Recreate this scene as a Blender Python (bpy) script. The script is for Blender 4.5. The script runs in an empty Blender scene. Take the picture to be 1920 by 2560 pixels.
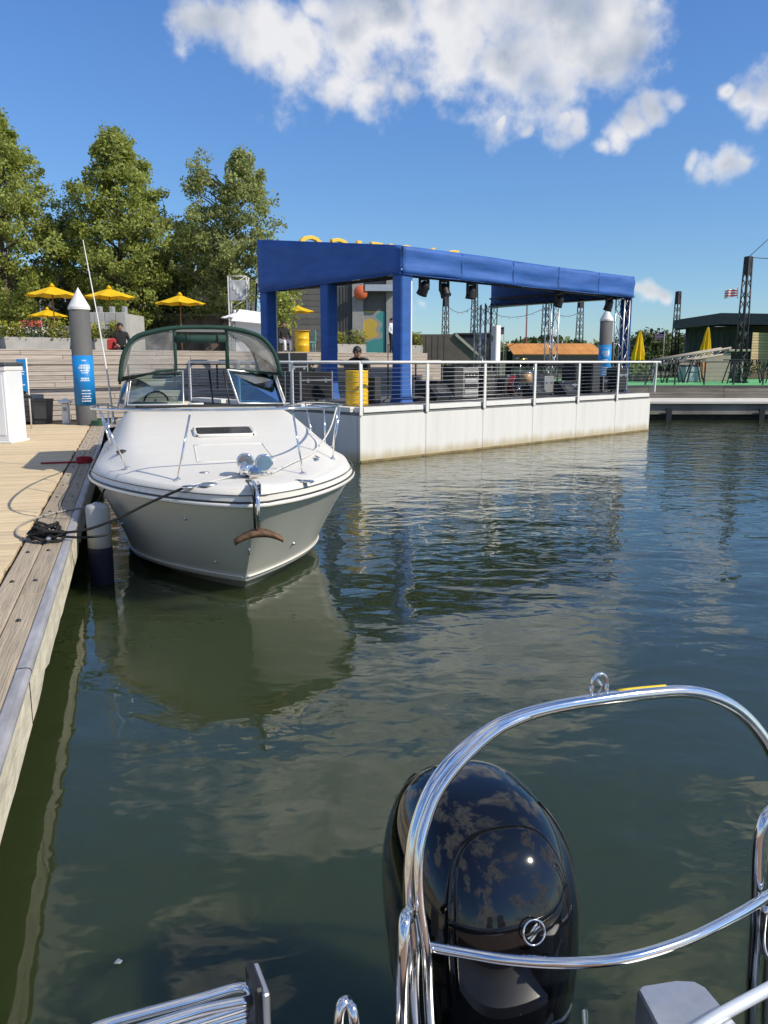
import bpy, bmesh, math, random
from mathutils import Vector, Matrix
R = math.radians
random.seed(7)
scene = bpy.context.scene
COL = scene.collection

# ------------------------------------------------------------------ camera
EYE = 2.1; FPX = 2000.0; PITCH = math.atan(376/2000.0)
cam_d = bpy.data.cameras.new('camera'); cam = bpy.data.objects.new('camera', cam_d); COL.objects.link(cam)
cam.location = (0, 0, EYE); cam.rotation_euler = (math.pi/2 - PITCH, 0, 0)
cam_d.sensor_fit = 'VERTICAL'; cam_d.sensor_height = 32.0; cam_d.lens = 32.0*FPX/2560
cam_d.clip_start = 0.05; cam_d.clip_end = 3000
scene.camera = cam
cp_, sp_ = math.cos(PITCH), math.sin(PITCH)
SC = 1920/1659.0
def ray(u, v):
    xr = (u*SC-960)/FPX; yr = (1280-v*SC)/FPX
    return Vector((xr, cp_+yr*sp_, -sp_+yr*cp_))
def at(u, v, Y):                 # a world point at distance Y
    d = ray(u, v); t = Y/d.y
    return Vector((d.x*t, Y, EYE+d.z*t))
def atz(u, v, z):
    d = ray(u, v); t = (z-EYE)/d.z
    return Vector((d.x*t, d.y*t, z))

# ------------------------------------------------------------------ sun, sky, exposure
SUN_EL = R(40); SUN_AZ = math.atan2(0.912, -0.41)          # towards +x and behind the camera
sun_dir = Vector((math.cos(SUN_EL)*0.912, -math.cos(SUN_EL)*0.41, math.sin(SUN_EL)))
sd = bpy.data.lights.new('sun', 'SUN'); sd.energy = 5.0; sd.angle = R(0.53); sd.color = (1, .91, .75)
so = bpy.data.objects.new('sun', sd); COL.objects.link(so)
so.rotation_euler = sun_dir.to_track_quat('Z', 'Y').to_euler()
scene.view_settings.view_transform = 'Standard'; scene.view_settings.look = 'None'
scene.view_settings.exposure = 0.0; scene.view_settings.gamma = 1.0; scene.view_settings.use_curve_mapping = False
scene.cycles.use_denoising = True; scene.cycles.use_adaptive_sampling = True; scene.cycles.adaptive_threshold = .015
scene.cycles.max_bounces = 8; scene.cycles.transparent_max_bounces = 12
scene.cycles.glossy_bounces = 5; scene.cycles.caustics_reflective = False; scene.cycles.caustics_refractive = False
scene.cycles.sample_clamp_indirect = 6

world = bpy.data.worlds.new('World'); world.cycles.sampling_method = 'MANUAL'; world.cycles.sample_map_resolution = 512; scene.world = world; world.use_nodes = True
def build_world():
    nt = world.node_tree; N = nt.nodes; L = nt.links; N.clear()
    out = N.new('ShaderNodeOutputWorld'); bg = N.new('ShaderNodeBackground'); bg.inputs[1].default_value = 0.15
    L.new(bg.outputs[0], out.inputs[0])
    sky = N.new('ShaderNodeTexSky'); sky.sky_type = 'NISHITA'; sky.sun_disc = False
    sky.sun_elevation = SUN_EL; sky.sun_rotation = SUN_AZ
    sky.air_density = 1.0; sky.dust_density = 0.2; sky.ozone_density = 4.5; sky.altitude = 0
    tc = N.new('ShaderNodeTexCoord')
    def math_(op, a, b=None, c=None, clamp=False):
        n = N.new('ShaderNodeMath'); n.operation = op; n.use_clamp = clamp
        for i, x in enumerate((a, b, c)):
            if x is None: continue
            if isinstance(x, (int, float)): n.inputs[i].default_value = x
            else: L.new(x, n.inputs[i])
        return n.outputs[0]
    def vmath(op, a, b=None):
        n = N.new('ShaderNodeVectorMath'); n.operation = op
        for i, x in enumerate((a, b)):
            if x is None: continue
            if isinstance(x, (tuple, Vector)): n.inputs[i].default_value = tuple(x)
            else: L.new(x, n.inputs[i])
        return n
    dirv = tc.outputs['Generated']
    def noise(vec, scale, detail, rough=.55, dist=0.0):
        n = N.new('ShaderNodeTexNoise'); L.new(vec, n.inputs['Vector'])
        n.inputs['Scale'].default_value = scale; n.inputs['Detail'].default_value = detail
        n.inputs['Roughness'].default_value = rough; n.inputs['Distortion'].default_value = dist
        return n.outputs['Fac']
    # cumulus centres as sky directions: (u, v, radius, weight)
    blobs = [(428,40,.020,1),(490,50,.030,1.1),(560,75,.038,1.15),(640,120,.042,1.1),(720,165,.034,1),(800,190,.024,.95),(860,205,.016,.9),(760,85,.050,1.1),(690,20,.026,1),
             (860,45,.046,1.1),(960,40,.055,1.15),(1000,110,.042,1.1),(1090,140,.048,1.15),(1080,178,.022,.95),(1180,95,.062,1.2),(1150,5,.070,1.2),(1280,95,.040,1.1),(1350,75,.036,1.1),(1340,10,.040,1.1),
             (1250,258,.014,1),(1218,262,.009,.9),(1330,292,.015,1),(1372,262,.016,1),(1420,236,.016,1),(1460,212,.011,.9),(1306,312,.010,.9),
             (1500,350,.009,.9),(1530,360,.014,1),(1572,348,.014,1),(1612,345,.013,.95),(1612,212,.010,.9),(1650,205,.020,1),(1572,194,.006,.85),(1140,283,.006,.8),(1085,262,.007,.85),
             (1410,624,.012,.9),(1440,634,.009,.85),(1382,620,.007,.75),(905,662,.009,.75)]
    def density(vec):
        tot = None
        for (u, v, r, w) in blobs:
            d = vmath('DISTANCE', vec, tuple(ray(u, v).normalized())).outputs['Value']
            g = math_('MULTIPLY_ADD', d, -w/(r*1.75), w)
            tot = g if tot is None else math_('MAXIMUM', tot, g)
        # the rest of the sky: scattered cumulus of the same kind, overhead and behind
        fwd = vmath('DOT_PRODUCT', vec, tuple(ray(830, 420).normalized())).outputs['Value']
        away = N.new('ShaderNodeMapRange'); away.interpolation_type = 'SMOOTHSTEP'; L.new(fwd, away.inputs[0])
        away.inputs[1].default_value = .87; away.inputs[2].default_value = .80; away.inputs[3].default_value = 0; away.inputs[4].default_value = 1
        sepe = N.new('ShaderNodeSeparateXYZ'); L.new(vec, sepe.inputs[0])
        high = N.new('ShaderNodeMapRange'); high.interpolation_type = 'SMOOTHSTEP'; L.new(sepe.outputs[2], high.inputs[0]); high.inputs[1].default_value = .38; high.inputs[2].default_value = .46
        awy = math_('MAXIMUM', away.outputs[0], high.outputs[0])
        big = noise(vec, 3.6, 2, .5)
        gen = math_('ADD', math_('MULTIPLY_ADD', big, 6.5, -3.02), math_('MULTIPLY_ADD', awy, 3.0, -3.0))
        return math_('MINIMUM', math_('MAXIMUM', tot, math_('MINIMUM', gen, .9)), 1.0)
    wn = noise(dirv, 16, 2, .55)
    off = vmath('SCALE', (.6,.35,.75)); L.new(math_('MULTIPLY_ADD', wn, .075, -.0375), off.inputs[3])
    vec = vmath('ADD', dirv, off.outputs[0]).outputs[0]
    base = density(vec)
    n1 = noise(dirv, 22, 6, .56)
    val = math_('ADD', base, math_('MULTIPLY_ADD', n1, 2.0, -1.0))
    mr = N.new('ShaderNodeMapRange'); mr.interpolation_type = 'SMOOTHSTEP'; L.new(val, mr.inputs[0])
    mr.inputs[1].default_value = .12; mr.inputs[2].default_value = .95
    alpha = mr.outputs[0]
    # broad billows lit from the sun's side over greyer, thicker cores
    na = noise(dirv, 12, 3, .5); nb = noise(vmath('ADD', dirv, (.022,-.006,.030)).outputs[0], 12, 2, .5)
    rel = math_('MULTIPLY', math_('SUBTRACT', na, nb), 2.6)
    sh = noise(dirv, 7.0, 1, .5)
    thick = math_('MULTIPLY_ADD', sh, 3.4, -1.25)
    core = math_('MULTIPLY', thick, math_('MINIMUM', math_('MAXIMUM', math_('MULTIPLY_ADD', val, 1.2, -.50), 0.0), 1.0))
    core = math_('MINIMUM', math_('MAXIMUM', math_('SUBTRACT', core, rel), 0.0), 1.0)
    cc = N.new('ShaderNodeMix'); cc.data_type = 'RGBA'; L.new(core, cc.inputs[0])
    cc.inputs[6].default_value = (5.9, 5.85, 5.9, 1); cc.inputs[7].default_value = (2.5, 2.95, 3.7, 1)
    mx = N.new('ShaderNodeMix'); mx.data_type = 'RGBA'
    L.new(math_('MULTIPLY', alpha, .94), mx.inputs[0]); tint = N.new('ShaderNodeMix'); tint.data_type = 'RGBA'; tint.blend_type = 'MULTIPLY'; tint.inputs[0].default_value = 1; L.new(sky.outputs[0], tint.inputs[6]); 
    sepz = N.new('ShaderNodeSeparateXYZ'); L.new(dirv, sepz.inputs[0])
    el = N.new('ShaderNodeMapRange'); el.interpolation_type = 'SMOOTHSTEP'; L.new(sepz.outputs[2], el.inputs[0]); el.inputs[1].default_value = .05; el.inputs[2].default_value = .42
    tcol = N.new('ShaderNodeMix'); tcol.data_type = 'RGBA'; L.new(el.outputs[0], tcol.inputs[0]); tcol.inputs[6].default_value = (.60,.735,.85,1); tcol.inputs[7].default_value = (.62,.84,1.09,1)
    L.new(tcol.outputs[2], tint.inputs[7])
    L.new(tint.outputs[2], mx.inputs[6]); L.new(cc.outputs[2], mx.inputs[7])
    L.new(mx.outputs[2], bg.inputs[0])
build_world()

# ------------------------------------------------------------------ materials
MATS = {}
def mat(name, col, rough=.6, metal=0.0, var=0.0, vscale=6.0, col2=None, bump=0.0, bscale=40.0, spec=.5, coat=0.0, stretch=None,
        isl=0.0, trans=0.0, dirt=None, sheen=0):
    """principled material with object-space noise variation, random-per-piece tone and fine relief"""
    if name in MATS: return MATS[name]
    m = bpy.data.materials.new(name); m.use_nodes = True; nt = m.node_tree; N = nt.nodes; L = nt.links
    b = N['Principled BSDF']; b.inputs['Base Color'].default_value = (*col, 1)
    b.inputs['Roughness'].default_value = rough; b.inputs['Metallic'].default_value = metal
    b.inputs['Specular IOR Level'].default_value = spec; b.inputs['Coat Weight'].default_value = coat
    b.inputs['Coat Roughness'].default_value = .03
    tc = N.new('ShaderNodeTexCoord'); vec = tc.outputs['Object']
    if stretch:
        mp = N.new('ShaderNodeMapping'); mp.inputs['Scale'].default_value = stretch; L.new(vec, mp.inputs[0]); vec = mp.outputs[0]
    last = None
    if var > 0 or col2:
        n = N.new('ShaderNodeTexNoise'); n.inputs['Scale'].default_value = vscale; n.inputs['Detail'].default_value = 6; n.inputs['Roughness'].default_value = .6
        L.new(vec, n.inputs['Vector'])
        c2 = col2 if col2 else tuple(max(0, x*(1-var)) for x in col); c1 = col if col2 else tuple(min(1, x*(1+var)) for x in col)
        mx = N.new('ShaderNodeMix'); mx.data_type = 'RGBA'
        mr = N.new('ShaderNodeMapRange'); mr.inputs[1].default_value = .3; mr.inputs[2].default_value = .7; L.new(n.outputs['Fac'], mr.inputs[0])
        L.new(mr.outputs[0], mx.inputs[0]); mx.inputs[6].default_value = (*c1, 1); mx.inputs[7].default_value = (*c2, 1)
        last = mx.outputs[2]
        rr = N.new('ShaderNodeMapRange'); rr.inputs[3].default_value = max(0, rough-.06); rr.inputs[4].default_value = min(1, rough+.08)
        L.new(n.outputs['Fac'], rr.inputs[0]); L.new(rr.outputs[0], b.inputs['Roughness'])
    if isl > 0:
        g = N.new('ShaderNodeNewGeometry'); oi = N.new('ShaderNodeObjectInfo')
        ad = N.new('ShaderNodeMath'); ad.operation = 'ADD'; L.new(g.outputs['Random Per Island'], ad.inputs[0]); L.new(oi.outputs['Random'], ad.inputs[1])
        fr = N.new('ShaderNodeMath'); fr.operation = 'FRACT'; L.new(ad.outputs[0], fr.inputs[0])
        mr2 = N.new('ShaderNodeMapRange'); mr2.inputs[3].default_value = 1-isl; mr2.inputs[4].default_value = 1+isl; L.new(fr.outputs[0], mr2.inputs[0])
        h = N.new('ShaderNodeHueSaturation'); L.new(mr2.outputs[0], h.inputs['Value'])
        if last: L.new(last, h.inputs['Color'])
        else: h.inputs['Color'].default_value = (*col, 1)
        last = h.outputs[0]
    if dirt:     # (colour, z low, z high): a stain that fades upwards in object space with a ragged edge
        dc, z0, z1 = dirt
        sep = N.new('ShaderNodeSeparateXYZ'); L.new(tc.outputs['Object'], sep.inputs[0])
        dn = N.new('ShaderNodeTexNoise'); dn.inputs['Scale'].default_value = 3.0; dn.inputs['Detail'].default_value = 6
        mpd = N.new('ShaderNodeMapping'); mpd.inputs['Scale'].default_value = (1, 1, .12); L.new(tc.outputs['Object'], mpd.inputs[0]); L.new(mpd.outputs[0], dn.inputs['Vector'])
        mm = N.new('ShaderNodeMath'); mm.operation = 'MULTIPLY_ADD'; L.new(dn.outputs['Fac'], mm.inputs[0]); mm.inputs[1].default_value = (z1-z0)*1.3; mm.inputs[2].default_value = -(z1-z0)*.65
        sm = N.new('ShaderNodeMath'); sm.operation = 'ADD'; L.new(sep.outputs[2], sm.inputs[0]); L.new(mm.outputs[0], sm.inputs[1])
        mrd = N.new('ShaderNodeMapRange'); mrd.interpolation_type = 'SMOOTHSTEP'; L.new(sm.outputs[0], mrd.inputs[0]); mrd.inputs[1].default_value = z0; mrd.inputs[2].default_value = z1
        mrd.inputs[3].default_value = .85; mrd.inputs[4].default_value = 0
        mxd = N.new('ShaderNodeMix'); mxd.data_type = 'RGBA'; L.new(mrd.outputs[0], mxd.inputs[0]); mxd.inputs[7].default_value = (*dc, 1)
        if last: L.new(last, mxd.inputs[6])
        else: mxd.inputs[6].default_value = (*col, 1)
        last = mxd.outputs[2]
    if last: L.new(last, b.inputs['Base Color'])
    if bump > 0:
        n2 = N.new('ShaderNodeTexNoise'); n2.inputs['Scale'].default_value = bscale; n2.inputs['Detail'].default_value = 5; L.new(vec, n2.inputs['Vector'])
        bp = N.new('ShaderNodeBump'); bp.inputs['Strength'].default_value = bump; bp.inputs['Distance'].default_value = .02
        L.new(n2.outputs['Fac'], bp.inputs['Height']); L.new(bp.outputs[0], b.inputs['Normal'])
    if trans > 0:
        tl = N.new('ShaderNodeBsdfTranslucent'); ms = N.new('ShaderNodeMixShader'); ms.inputs[0].default_value = trans
        if last: L.new(last, tl.inputs[0])
        else: tl.inputs[0].default_value = (*col, 1)
        o = N['Material Output']; L.new(b.outputs[0], ms.inputs[1]); L.new(tl.outputs[0], ms.inputs[2]); L.new(ms.outputs[0], o.inputs[0])
    MATS[name] = m; return m
def glass_mat(name, tint, gloss=1.0, haze=0.0, hazecol=(.8,.8,.8)):
    m = bpy.data.materials.new(name); m.use_nodes = True; N = m.node_tree.nodes; L = m.node_tree.links
    for n in list(N):
        if n.type != 'OUTPUT_MATERIAL': N.remove(n)
    o = [n for n in N if n.type == 'OUTPUT_MATERIAL'][0]
    t = N.new('ShaderNodeBsdfTransparent'); t.inputs[0].default_value = (*tint, 1)
    g = N.new('ShaderNodeBsdfGlossy'); g.inputs['Roughness'].default_value = .02
    fr = N.new('ShaderNodeFresnel'); fr.inputs[0].default_value = 1.5
    mu = N.new('ShaderNodeMath'); mu.operation = 'MULTIPLY'; mu.inputs[1].default_value = gloss; mu.use_clamp = True; L.new(fr.outputs[0], mu.inputs[0])
    base = t.outputs[0]
    if haze > 0:
        d = N.new('ShaderNodeBsdfDiffuse'); d.inputs[0].default_value = (*hazecol, 1)
        nz = N.new('ShaderNodeTexNoise'); nz.inputs['Scale'].default_value = 4; nz.inputs['Detail'].default_value = 5
        tcx = N.new('ShaderNodeTexCoord'); L.new(tcx.outputs['Object'], nz.inputs['Vector'])
        mh = N.new('ShaderNodeMapRange'); mh.inputs[1].default_value = .3; mh.inputs[2].default_value = .75; mh.inputs[3].default_value = haze*.4; mh.inputs[4].default_value = haze*1.5; L.new(nz.outputs['Fac'], mh.inputs[0])
        mh2 = N.new('ShaderNodeMixShader'); L.new(mh.outputs[0], mh2.inputs[0]); L.new(t.outputs[0], mh2.inputs[1]); L.new(d.outputs[0], mh2.inputs[2]); base = mh2.outputs[0]
    mx = N.new('ShaderNodeMixShader'); L.new(mu.outputs[0], mx.inputs[0]); L.new(base, mx.inputs[1]); L.new(g.outputs[0], mx.inputs[2]); L.new(mx.outputs[0], o.inputs[0])
    MATS[name] = m; return m

gelcoat = mat('gelcoat_white', (.74,.72,.665), .16, var=.035, vscale=1.6, coat=.35, bump=.01, bscale=3)
gel_deck = mat('deck_white', (.67,.655,.61), .42, var=.03, vscale=3, bump=.06, bscale=260)
steel = mat('stainless', (.78,.77,.76), .09, 1.0, var=.06, vscale=30)
steel_dull = mat('galvanised', (.55,.57,.60), .38, 1.0, var=.12, vscale=18)
alum = mat('aluminium', (.60,.61,.63), .36, 0.85, var=.10, vscale=22, bump=.03, bscale=150)
black_gloss = mat('cowl_black', (.004,.0045,.006), .06, var=.0, coat=.5, spec=.4)
black_plastic = mat('black_plastic', (.012,.012,.013), .42, var=.2, vscale=20)
rubber = mat('rubber_black', (.018,.018,.018), .65, var=.2, vscale=30)
dark_metal = mat('dark_metal', (.03,.032,.036), .45, .3, var=.2, vscale=12)
white_paint = mat('white_paint', (.72,.72,.70), .42, var=.05, vscale=5)
grey_paint = mat('grey_paint', (.30,.31,.32), .5, var=.08, vscale=5)
canvas_green = mat('canvas_green', (.010,.045,.034), .85, var=.2, vscale=10, bump=.12, bscale=300)
cream_vinyl = mat('cream_vinyl', (.62,.57,.48), .5, var=.08, vscale=6)
blue_fabric = mat('blue_fabric', (.021,.100,.36), .66, var=.16, vscale=1.6, bump=.30, bscale=9, stretch=(1,1,4))
yellow_canvas = mat('yellow_canvas', (.85,.58,.006), .8, var=.06, vscale=3, trans=.3)
yellow_paint = mat('yellow_paint', (.75,.46,.01), .4, var=.10, vscale=6)
wood_deck = mat('dock_plank', (.58,.46,.295), .8, var=.15, vscale=5, stretch=(.5,9,5), bump=.35, bscale=16, isl=.11)
wood_grey = mat('weathered_timber', (.35,.29,.215), .85, var=.24, vscale=5, stretch=(.35,9,9), bump=.6, bscale=14, isl=.10)
wood_fascia = mat('fascia_timber', (.60,.55,.43), .85, var=.30, vscale=3.5, stretch=(.8,4,2.2), bump=.5, bscale=12)
wood_terrace = mat('terrace_board', (.37,.325,.285), .85, var=.2, vscale=4, stretch=(.4,6,6), bump=.3, bscale=14, isl=.13)
concrete = mat('concrete', (.34,.335,.32), .85, var=.13, vscale=2.5, bump=.25, bscale=30)
concrete_d = mat('concrete_weathered', (.20,.19,.17), .9, var=.3, vscale=1.3, bump=.3, bscale=20, stretch=(1,1,.5))
paving = mat('paving_plaza', (.36,.34,.31), .85, var=.12, vscale=1.2)
stage_floor_m = mat('stage_floor', (.10,.10,.105), .6, var=.2, vscale=3)
barge_white = mat('barge_white', (.66,.655,.635), .55, var=.065, vscale=1.4, stretch=(3,3,.25), bump=.06, bscale=8, dirt=((.42,.35,.20), .02, .30))
rope_black = mat('rope_black', (.012,.012,.014), .8, var=.4, vscale=80, bump=.6, bscale=160)
rope_white = mat('rope_white', (.62,.61,.58), .8, var=.15, vscale=60, bump=.5, bscale=160)
rope_red = mat('rope_red', (.33,.012,.02), .8, var=.3, vscale=60, bump=.5, bscale=160)
pile_grey = mat('pile_grey', (.105,.105,.105), .75, var=.22, vscale=2.5, stretch=(1,1,.3), bump=.2, bscale=30)
wrap_blue = mat('wrap_blue', (.010,.215,.55), .35, var=.05, vscale=3)
print_white = mat('print_white', (.72,.80,.86), .5)
bark = mat('bark', (.13,.105,.08), .9, var=.35, vscale=5, stretch=(1,1,.3), bump=.6, bscale=18)
leaf_a = mat('leaf_plane', (.325,.37,.088), .5, var=.25, vscale=.5, isl=.34, trans=.48, spec=.4)
leaf_b = mat('leaf_soft', (.34,.38,.14), .5, var=.25, vscale=.5, isl=.34, trans=.48, spec=.4)
leaf_c = mat('leaf_lime', (.30,.30,.035), .5, var=.25, vscale=1.5, isl=.3, trans=.3)
leaf_d = mat('leaf_dark', (.085,.115,.032), .6, var=.25, vscale=.8, isl=.3, trans=.15)
glass_ws = glass_mat('windshield_glass', (.78,.89,.88), 1.0)
glass_ws2 = glass_mat('windshield_glass_blue', (.40,.62,.72), 2.6)
vinyl_clear = glass_mat('clear_vinyl', (.90,.90,.89), 1.2, .17, (.70,.69,.68))
skin = mat('skin', (.36,.21,.14), .55, var=.05, vscale=10)
cloth_black = mat('cloth_black', (.012,.012,.014), .85, var=.2, vscale=20)
cloth_white = mat('cloth_white', (.75,.75,.76), .85, var=.05, vscale=10)
cloth_navy = mat('cloth_navy', (.03,.04,.07), .85, var=.1, vscale=10)
cloth_red = mat('cloth_red', (.35,.03,.03), .85, var=.1, vscale=10)
hair_m = mat('hair', (.012,.010,.009), .6)

# ------------------------------------------------------------------ builders
class MB:
    """collects boxes, bars, tubes, lathes and sheets; build() links them as one mesh object"""
    def __init__(s): s.v = []; s.f = []; s.sm = []; s.mi = []
    def add(s, vs, fs, smooth=False, mi=0):
        o = len(s.v); s.v += [tuple(x) for x in vs]; s.f += [tuple(i+o for i in f) for f in fs]
        s.sm += [smooth]*len(fs); s.mi += [mi]*len(fs); return s
    def box(s, c, size, rot=None, bev=0.0, mi=0):
        hx, hy, hz = size[0]/2, size[1]/2, size[2]/2; c = Vector(c)
        b = min(bev, hx*.9, hy*.9, hz*.9)
        if b <= 0:
            vs = [Vector((x, y, z)) for x in (-hx, hx) for y in (-hy, hy) for z in (-hz, hz)]
            fs = [(0,1,3,2),(4,6,7,5),(0,4,5,1),(2,3,7,6),(0,2,6,4),(1,5,7,3)]
        else:
            vs = []; idx = {}
            for x in (-1,1):
                for y in (-1,1):
                    for z in (-1,1):
                        for ax in range(3):
                            p = [x*hx, y*hy, z*hz]
                            for k in range(3):
                                if k != ax: p[k] -= (x,y,z)[k]*b
                            idx[(x,y,z,ax)] = len(vs); vs.append(Vector(p))
            fs = []
            for ax in range(3):
                o1, o2 = [k for k in range(3) if k != ax]
                for sgn in (-1,1):
                    q = []
                    for a, bb in ((-1,-1),(1,-1),(1,1),(-1,1)):
                        key = [0,0,0]; key[ax] = sgn; key[o1] = a; key[o2] = bb; q.append(idx[(*key, ax)])
                    flip = (sgn > 0) == (ax == 1)
                    fs.append(tuple(q[::-1]) if flip else tuple(q))
                for a in (-1,1):
                    for bb in (-1,1):
                        key0 = [0,0,0]; key0[o1] = a; key0[o2] = bb
                        k1 = list(key0); k1[ax] = -1; k2 = list(key0); k2[ax] = 1
                        q = (idx[(*k1,o1)], idx[(*k2,o1)], idx[(*k2,o2)], idx[(*k1,o2)])
                        n = (vs[q[1]]-vs[q[0]]).cross(vs[q[2]]-vs[q[0]]); dirn = Vector(key0)
                        fs.append(q if n.dot(dirn) > 0 else q[::-1])
            for x in (-1,1):
                for y in (-1,1):
                    for z in (-1,1):
                        q = tuple(idx[(x,y,z,ax)] for ax in range(3))
                        n = (vs[q[1]]-vs[q[0]]).cross(vs[q[2]]-vs[q[0]])
                        fs.append(q if n.dot(Vector((x,y,z))) > 0 else q[::-1])
        if rot is not None:
            M = rot if isinstance(rot, Matrix) else Matrix.Rotation(rot, 3, 'Z'); vs = [M @ v for v in vs]
        return s.add([v+c for v in vs], fs, False, mi)
    def span(s, lo, hi, bev=0.0, mi=0):
        return s.box([(a+b)/2 for a, b in zip(lo, hi)], [abs(b-a) for a, b in zip(lo, hi)], None, bev, mi)
    def tube(s, pts, r, n=8, cap=True, mi=0, closed=False):
        pts = [Vector(p) for p in pts]; m = len(pts); rs = r if isinstance(r, (list, tuple)) else [r]*m
        tan = []
        for i in range(m):
            a = pts[(i-1) % m] if (closed or i > 0) else pts[i]; b = pts[(i+1) % m] if (closed or i < m-1) else pts[i]
            t = (b-a); tan.append(t.normalized() if t.length > 1e-9 else Vector((0,0,1)))
        ref = Vector((0,0,1)) if abs(tan[0].z) < .9 else Vector((1,0,0))
        nrm = (ref - tan[0]*ref.dot(tan[0])).normalized(); vs = []
        for i in range(m):
            if i: 
                q = tan[i-1].rotation_difference(tan[i]); nrm = q @ nrm; nrm = (nrm - tan[i]*nrm.dot(tan[i])).normalized()
            bn = tan[i].cross(nrm)
            for k in range(n):
                a = 2*math.pi*k/n; vs.append(pts[i] + (nrm*math.cos(a)+bn*math.sin(a))*rs[i])
        fs = []
        for i in range(m if closed else m-1):
            j = (i+1) % m
            for k in range(n): fs.append((i*n+k, i*n+(k+1) % n, j*n+(k+1) % n, j*n+k))
        s.add(vs, fs, True, mi)
        if cap and not closed:
            s.add(vs[:n], [tuple(range(n))[::-1]], False, mi); s.add(vs[-n:], [tuple(range(n))], False, mi)
        return s
    def bar(s, a, b, r, n=6, mi=0): return s.tube([a, b], r, n, True, mi)
    def lathe(s, prof, c=(0,0,0), n=20, mi=0, smooth=True, mtx=None):
        vs = []; c = Vector(c)
        for (r, z) in prof:
            for k in range(n):
                a = 2*math.pi*k/n; p = Vector((r*math.cos(a), r*math.sin(a), z)); vs.append((mtx @ p if mtx else p)+c)
        fs = []
        for i in range(len(prof)-1):
            for k in range(n): fs.append((i*n+k, i*n+(k+1) % n, (i+1)*n+(k+1) % n, (i+1)*n+k))
        s.add(vs, fs, smooth, mi)
        if prof[0][0] > 1e-4: s.add(vs[:n], [tuple(range(n))[::-1]], False, mi)
        if prof[-1][0] > 1e-4: s.add(vs[-n:], [tuple(range(n))], False, mi)
        return s
    def grid(s, rows, smooth=True, mi=0, closed=False):
        m = len(rows[0]); vs = [p for r in rows for p in r]; fs = []
        for i in range(len(rows)-1):
            for k in range(m if closed else m-1):
                j = (k+1) % m; fs.append((i*m+k, i*m+j, (i+1)*m+j, (i+1)*m+k))
        return s.add(vs, fs, smooth, mi)
    def poly(s, pts, thick=0.0, nrm=None, mi=0):
        pts = [Vector(p) for p in pts]; n = len(pts)
        if thick <= 0: return s.add(pts, [tuple(range(n))], False, mi)
        nv = nrm if nrm else (pts[1]-pts[0]).cross(pts[2]-pts[1]).normalized()
        vs = [p-nv*thick/2 for p in pts]+[p+nv*thick/2 for p in pts]
        fs = [tuple(range(n))[::-1], tuple(range(n, 2*n))]+[(i, (i+1) % n, n+(i+1) % n, n+i) for i in range(n)]
        return s.add(vs, fs, False, mi)
    def mesh(s, name, mats, recalc=True):
        me = bpy.data.meshes.new(name); me.from_pydata(s.v, [], s.f)
        me.polygons.foreach_set('use_smooth', s.sm); me.polygons.foreach_set('material_index', s.mi)
        for m in (mats if isinstance(mats, (list, tuple)) else [mats]): me.materials.append(m)
        if recalc:
            bm = bmesh.new(); bm.from_mesh(me); bmesh.ops.remove_doubles(bm, verts=bm.verts, dist=1e-5)
            bmesh.ops.recalc_face_normals(bm, faces=bm.faces); bm.to_mesh(me); bm.free()
        me.update(); return me
    def build(s, name, mats, parent=None, loc=None, rotz=None, recalc=True):
        return link(name, s.mesh(name, mats, recalc), parent, loc, rotz)
def link(name, me, parent=None, loc=None, rotz=None):
    o = bpy.data.objects.new(name, me); COL.objects.link(o)
    if parent is not None: o.parent = parent
    if loc is not None: o.location = loc
    if rotz is not None: o.rotation_euler = (0, 0, rotz)
    return o
def tag(o, label=None, cat=None, group=None, kind=None):
    if label: o['label'] = label
    if cat: o['category'] = cat
    if group: o['group'] = group
    if kind: o['kind'] = kind
    return o
def thing(name, label, cat, loc=(0,0,0), rotz=0.0, group=None):
    o = bpy.data.objects.new(name, None); COL.objects.link(o); o.location = loc; o.rotation_euler = (0,0,rotz)
    o.empty_display_size = .2
    return tag(o, label, cat, group)
def copy_tree(o, parent=None):
    c = o.copy(); COL.objects.link(c); c.parent = parent
    for ch in list(o.children): copy_tree(ch, c)
    return c
def subsurf(o, lv=1):
    md = o.modifiers.new('sub', 'SUBSURF'); md.levels = lv; md.render_levels = lv; return o
def smooth_path(pts, sub=6, closed=False):
    """Catmull-Rom through the points"""
    pts = [Vector(p) for p in pts]; out = []; n = len(pts)
    for i in range(n if closed else n-1):
        p0 = pts[(i-1) % n] if (closed or i > 0) else pts[0]*2-pts[1]
        p1 = pts[i]; p2 = pts[(i+1) % n]; p3 = pts[(i+2) % n] if (closed or i+2 < n) else pts[-1]*2-pts[-2]
        for k in range(sub):
            t = k/sub
            out.append(.5*((2*p1)+(p2-p0)*t+(2*p0-5*p1+4*p2-p3)*t*t+(3*p1-p0-3*p2+p3)*t**3))
    if not closed: out.append(pts[-1])
    return out
def sst(a, b, x):
    t = max(0.0, min(1.0, (x-a)/(b-a))); return t*t*(3-2*t)
def lerp(a, b, t): return a+(b-a)*t

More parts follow.
